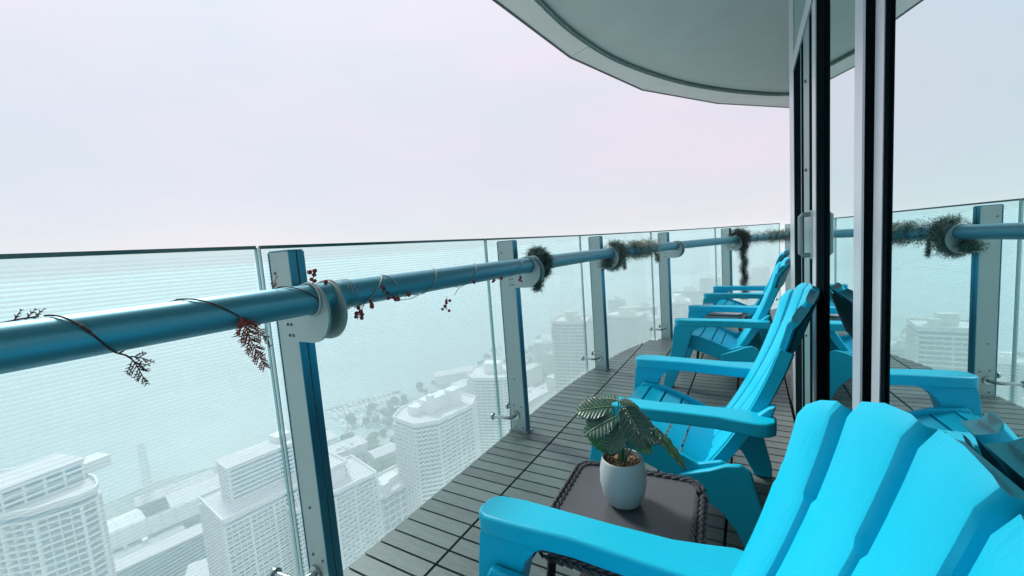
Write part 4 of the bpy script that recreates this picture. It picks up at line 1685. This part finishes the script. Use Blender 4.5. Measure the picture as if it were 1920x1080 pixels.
shed(P2(222, 985, -142), 22, 20, 8, R(-6), SHED_LABELS[0], WALLW, 2.5, WALLW)
shed(P2(345, 960, -138), 20, 62, 12, R(-12), SHED_LABELS[1], ROOFG, 4.0)
shed(P2(385, 985, -134), 10, 74, 15, R(-12), SHED_LABELS[2], ROOFP, 0, WIN)
shed(P2(270, 1030, -140), 26, 34, 10, R(-10), SHED_LABELS[3], ROOFG, 0, WALLG, 6)
shed(P2(330, 915, -142), 14, 40, 8, R(-12), SHED_LABELS[4], ROOFP, 3)
shed(P2(395, 905, -140), 24, 44, 8, R(-12), SHED_LABELS[5], ROOFP, 0, WALLW, 4)
shed(P2(420, 1050, -140), 18, 30, 8, R(-30), 'low pale building with bent roof between the teal warehouse and the white tower', ROOFP, 0, WALLG, 3)
shed(P2(700, 985, -145), 16, 24, 6, R(-16), 'low building at the foot of the tower right of the nearest post', ROOFP, 2.5, WALLG, 0)
shed(P2(650, 845, -145), 18, 26, 9, R(-16), 'pale waterfront building beside the marina basin', ROOFP, 0, WALLW, 4)
shed(P2(720, 850, -145), 14, 18, 7, R(-20), 'small white building facing the moored yachts', ROOFP, 2, WALLW, 0)
shed(P2(585, 840, -145), 20, 34, 10, R(-16), 'white terminal building on the quay behind the nearest post', ROOFP, 0, WALLW, 5)
shed(P2(850, 705, -145), 20, 46, 10, R(-40), 'long pale pier building on the breakwater beyond the octagonal tower', ROOFP, 3, WALLW, 0)

# low blocks filling the waterfront streets
lr = random.Random(21)
placed = []
LRG = 'low flat roofed block among the streets below the towers'
for i in range(400):
    if len(placed) > 46:
        break
    x_, y_ = lr.uniform(-330, -50), lr.uniform(-10, 560)
    if x_ < -300 + max(0, y_ - 330) * 0.15:
        continue
    sx, sy, h_ = lr.uniform(9, 22), lr.uniform(14, 36), lr.choice((5, 7, 9, 14, 22, 30))
    if any(abs(x_ - q[0]) < (sx + q[2]) / 2 + 4 and abs(y_ - q[1]) < (sy + q[3]) / 2 + 4 for q in placed):
        continue
    if any(abs(x_ - q.location.x) < 34 and abs(y_ - q.location.y) < 40 for q in bpy.data.objects if q.parent is None and q.name.split('.')[0] in ('apartment_tower', 'warehouse', 'office_block', 'high_rise')):
        continue
    placed.append((x_, y_, sx, sy))
    o = empty('low_block', (x_, y_, LAND), R(lr.uniform(-14, -6)))
    tag(o, LRG, 'building', 'low flat roofed blocks in the streets')
    MB().box((0, 0, h_ / 2), (sx, sy, h_)).build('wall', lr.choice((WIN2, WALLG, WALLW)), o)
    MB().box((0, 0, h_ + 0.3), (sx + 0.8, sy + 0.8, 0.6)).build('roof', lr.choice((ROOFP, ROOFP, ROOFG, WALLG)), o)
    if h_ > 8:
        fbn = MB()
        for k in range(int(h_ / 3.2)):
            fbn.box((0, 0, 1.6 + k * 3.2), (sx + 0.5, sy + 0.5, 1.3))
        stuff(fbn.build('floor_band', WALLW, o))
    for k in range(lr.randint(1, 3)):
        MB().box((lr.uniform(-.3, .3) * sx, lr.uniform(-.35, .35) * sy, h_ + 0.62 + 0.9), (lr.uniform(1.5, 4), lr.uniform(1.5, 5), 1.8)).build('rooftop_unit', WALLW, o)

# lattice chimney at the waterfront
lc = empty('lattice_mast', (*P2(283, 945, LAND), LAND))
tag(lc, 'slim striped lattice mast standing at the waterfront', 'mast')
lm = MB()
for sx in (-1, 1):
    for sy in (-1, 1):
        lm.tube([(sx * 2.0, sy * 2.0, 0), (sx * 1.2, sy * 1.2, 42)], 0.3, 5)
lm.build('mast_leg', WALLW, lc)
cr_ = MB()
for k in range(14):
    z = 1.5 + 3 * k
    w_ = 4.2 - 1.6 * z / 42
    for a, b in (((-1, -1), (1, -1)), ((1, -1), (1, 1)), ((1, 1), (-1, 1)), ((-1, 1), (-1, -1))):
        cr_.tube([(a[0] * w_ / 2, a[1] * w_ / 2, z), (b[0] * w_ / 2, b[1] * w_ / 2, z)], 0.25, 4)
        cr_.tube([(a[0] * w_ / 2, a[1] * w_ / 2, z), (b[0] * w_ / 2, b[1] * w_ / 2, min(41.5, z + 3))], 0.2, 4)
cr_.build('bracing', WALLW, lc)

# marina: pontoons and yachts
HULL = mat('white gelcoat', (0.80, 0.80, 0.80), rough=0.3)


def make_boat():
    root = empty('yacht')
    h = MB()
    st_ = []
    for i in range(9):
        s = i / 8
        w = 2.1 * (1 - s ** 2.6) + 0.05
        y = -6.5 + 13 * s
        st_.append([(-w, y, 1.3 + 0.5 * s), (-w * 0.75, y * 0.97, -0.3), (w * 0.75, y * 0.97, -0.3), (w, y, 1.3 + 0.5 * s)])
    vs = [p for r_ in st_ for p in r_]
    fs = []
    for i in range(8):
        for c in range(4):
            a, b = i * 4 + c, i * 4 + (c + 1) % 4
            fs.append((a, b, b + 4, a + 4)[::-1])
    fs += [(0, 1, 2, 3), (35, 34, 33, 32)]
    h.add(vs, fs)
    h.build('hull', HULL, root)
    MB().prism([(-1.4, -4.5), (1.4, -4.5), (1.2, 1.0), (0.5, 3.2), (-0.5, 3.2), (-1.2, 1.0)], 1.55, 2.7).build('cabin', HULL, root)
    MB().prism([(-1.43, -4), (1.43, -4), (1.25, 0.9), (0.5, 2.9), (-0.5, 2.9), (-1.25, 0.9)], 1.95, 2.4).build('cabin_window', WIN, root)
    MB().box((0, -2, 3.1), (2.2, 3.2, 0.7)).build('flybridge', HULL, root)
    return root


boat0 = make_boat()
nb_ = 0
rb_ = random.Random(5)
ROWS = [((640, 800), (765, 768), 14, 'white motor yacht moored in the inner marina row before the octagonal tower'),
        ((618, 782), (742, 742), 13, 'white motor yacht moored along the outer marina pontoon'),
        ((872, 706), (905, 690), 6, 'white motor yacht moored at the far breakwater behind the second post')]
for ri_, (a, b, n_, lab) in enumerate(ROWS):
    A_, B_ = at(*a, SEA), at(*b, SEA)
    d_ = (B_ - A_)
    ln = d_.length
    d_.normalize()
    pr_ = Vector((-d_.y, d_.x, 0))
    ponton = MB()
    mid = (A_ + B_) / 2
    ponton.box((0, 0, 0.45), (ln + 6, 2.2, 0.5), rz=math.atan2(d_.y, d_.x))
    po = ponton.build('pontoon', ROOFP)
    po.location = (mid.x, mid.y, SEA)
    tag(po, ['inner marina pontoon between two rows of yachts', 'outer marina pontoon nearest the open water', 'short pontoon at the far breakwater'][ri_], 'pontoon')
    seen_ = {-1: 0, 1: 0}
    for k in range(n_):
        for sgn in ((-1, 1) if ri_ < 2 else (1,)):
            if rb_.random() < 0.12:
                continue
            o = boat0 if nb_ == 0 else copy_tree(boat0)
            nb_ += 1
            c = A_ + d_ * (ln * (k + 0.5) / n_) + pr_ * sgn * rb_.uniform(8.2, 9.2)
            o.location = (c.x, c.y, SEA + 0.2)
            o.rotation_euler = (0, 0, math.atan2(-sgn * pr_.x, sgn * pr_.y) + rb_.uniform(-.05, .05))
            s_ = rb_.uniform(0.75, 1.05)
            o.scale = (s_, s_, s_)
            seen_[sgn] += 1
            where_ = ['the inner marina row', 'the outer marina pontoon', 'the far breakwater pontoon'][ri_]
            side_ = 'seaward' if sgn > 0 else 'landward'
            ord_ = ['first', 'second', 'third', 'fourth', 'fifth', 'sixth', 'seventh', 'eighth', 'ninth', 'tenth', 'eleventh', 'twelfth', 'thirteenth', 'fourteenth'][seen_[sgn] - 1]
            tag(o, 'white motor yacht, %s from the left on the %s side of %s' % (ord_, side_, where_), 'yacht', 'white motor yachts moored at ' + where_)

# breakwater
bw = MB()
for (a, b) in (((612, 772), (750, 735)), ((860, 716), (905, 688))):
    A_, B_ = at(*a, SEA), at(*b, SEA)
    d_ = B_ - A_
    mid = (A_ + B_) / 2
    bw.box((mid.x, mid.y, SEA + 1), (d_.length, 5, 3.4), rz=math.atan2(d_.y, d_.x))
tag(bw.build('breakwater', GROUND), kind='structure')

# towers on the shore to the right: measured roof points, each its own footprint
RT = [
    # px, py of roof centre, z roof, sx, sy, rz, label, fh
    (1072, 600, -52, 24, 22, 10, 'pale tower with a stepped crown left of the third post', WALLG),
    (1108, 628, -80, 22, 22, 10, 'shorter cream tower just left of the third post', WALLG),
    (1172, 590, -62, 30, 22, -5, 'broad cream tower right of the third post', WALLG),
    (1213, 598, -70, 16, 26, -5, 'narrow tower with vertical ribs left of the fourth post', WALLW),
    (1206, 575, -82, 30, 20, 15, 'wide block behind the narrow ribbed tower', WALLG),
    (1270, 565, -58, 20, 26, 12, 'ribbed tower right of the fourth post', WALLW),
    (1290, 545, -76, 34, 22, -12, 'long slab block above the arm of the third chair', WALLG),
    (1155, 560, -92, 26, 26, 20, 'squat cream block on the far side of the bay', WALLG),
    (1022, 640, -112, 26, 18, 18, 'low waterfront block left of the stepped tower', WALLW),
    (1050, 660, -120, 20, 26, -8, 'low cream block beyond the second post', WALLG),
    (1330, 520, -60, 26, 26, 8, 'slim hazy tower left of the hanging garland', WALLW),
    (1425, 500, -62, 26, 24, 4, 'pale tower right of the hanging garland', WALLW),
    (1405, 520, -80, 24, 30, 14, 'wide hazy block behind the farthest chair', WALLG),
]
for (x, y, z, sx, sy, rz, lab, wl_) in RT:
    p = at(x, y, z)
    tower(rect((p.x, p.y), sx, sy, R(rz)), z, lab, fh=2.4, bay=3.0, wall=wl_, win=WIN2, name='high_rise', band=0.9,
          penthouse=[(0, 0, sx * 0.3, sy * 0.3, 6, R(rz)), (sx * 0.25, -sy * 0.2, 4, 4, 4, R(rz))])
# city further back: simple slabs, alike in the haze
rf_ = random.Random(9)
gl_ = 'far tower or block dissolving in the haze across the bay'
simple = None
for i in range(64):
    x = rf_.uniform(1120, 1478)
    y = rf_.uniform(0.15, 1.0) ** 1.0
    py = (533 - (x - 1120) * 0.075) - y * 42
    p = at(x, py, LAND)
    h = rf_.uniform(25, 95) if rf_.random() < 0.8 else 130
    o = empty('distant_block', (p.x, p.y, LAND), R(rf_.uniform(-30, 30)))
    tag(o, gl_, 'building', 'far blocks in the haze across the bay')
    sx, sy = rf_.uniform(18, 45), rf_.uniform(18, 40)
    MB().box((0, 0, h / 2), (sx, sy, h)).build('window_wall', WIN2, o)
    fb = MB()
    for k in range(int(h / 7)):
        fb.box((0, 0, h - k * 7 - 1.6), (sx + 0.8, sy + 0.8, 4.0))
    stuff(fb.build('floor_band', WALLW if i % 2 else WALLG, o))

# tree canopy between the buildings
tr = MB()
rt_ = random.Random(4)
for i in range(900):
    if rt_.random() < 0.5:
        c = P2(rt_.choice((700, 760, 1050, 1090, 1010, 600)) + rt_.gauss(0, 26), rt_.choice((960, 870, 700, 1010, 660)) + rt_.gauss(0, 30))
    else:
        c = (rt_.uniform(-330, -60), rt_.uniform(0, 520))
    if c[0] < -330:
        continue
    s = rt_.uniform(2.5, 5)
    tr.ball((c[0], c[1], LAND + s * 0.9), s, 6, 4, sc=(rt_.uniform(.8, 1.3), rt_.uniform(.8, 1.3), rt_.uniform(.7, 1)))
o = tr.build('tree_canopy', TREEM)
tag(o, 'patches of hazy green trees between the waterfront buildings', 'trees', kind='stuff')

# roads
rdm = MB()
for a, b, w in (((-250, -50), (-200, 420), 12), ((-330, 60), (-60, 30), 9), ((-300, 190), (-40, 150), 9), ((-120, 0), (-90, 500), 10)):
    A_, B_ = Vector((*a, 0)), Vector((*b, 0))
    d_ = B_ - A_
    m_ = (A_ + B_) / 2
    rdm.box((m_.x, m_.y, LAND + 0.05 + 0.02 * len(rdm.v) / 8), (d_.length, w, 0.1), rz=math.atan2(d_.y, d_.x))
tag(rdm.build('road', ROADM), kind='structure')

# ------------------------------------------------------------------ haze
hz = MB()
hz.box((-6000, 6000, (SEA - 2 + 8) / 2), (37000, 37000, 8 - (SEA - 2)))
hm = bpy.data.materials.new('haze')
hm.use_nodes = True
n_, l_ = hm.node_tree.nodes, hm.node_tree.links
n_.clear()
o_ = n_.new('ShaderNodeOutputMaterial')
v_ = n_.new('ShaderNodeVolumePrincipled')
v_.inputs['Color'].default_value = (0.875, 0.945, 0.955, 1)
v_.inputs['Density'].default_value = 0.00092
v_.inputs['Anisotropy'].default_value = 0.0
l_.new(v_.outputs[0], o_.inputs['Volume'])
ho = hz.build('haze', hm)
stuff(ho)
ho['label'] = 'pale haze over the harbour and city'
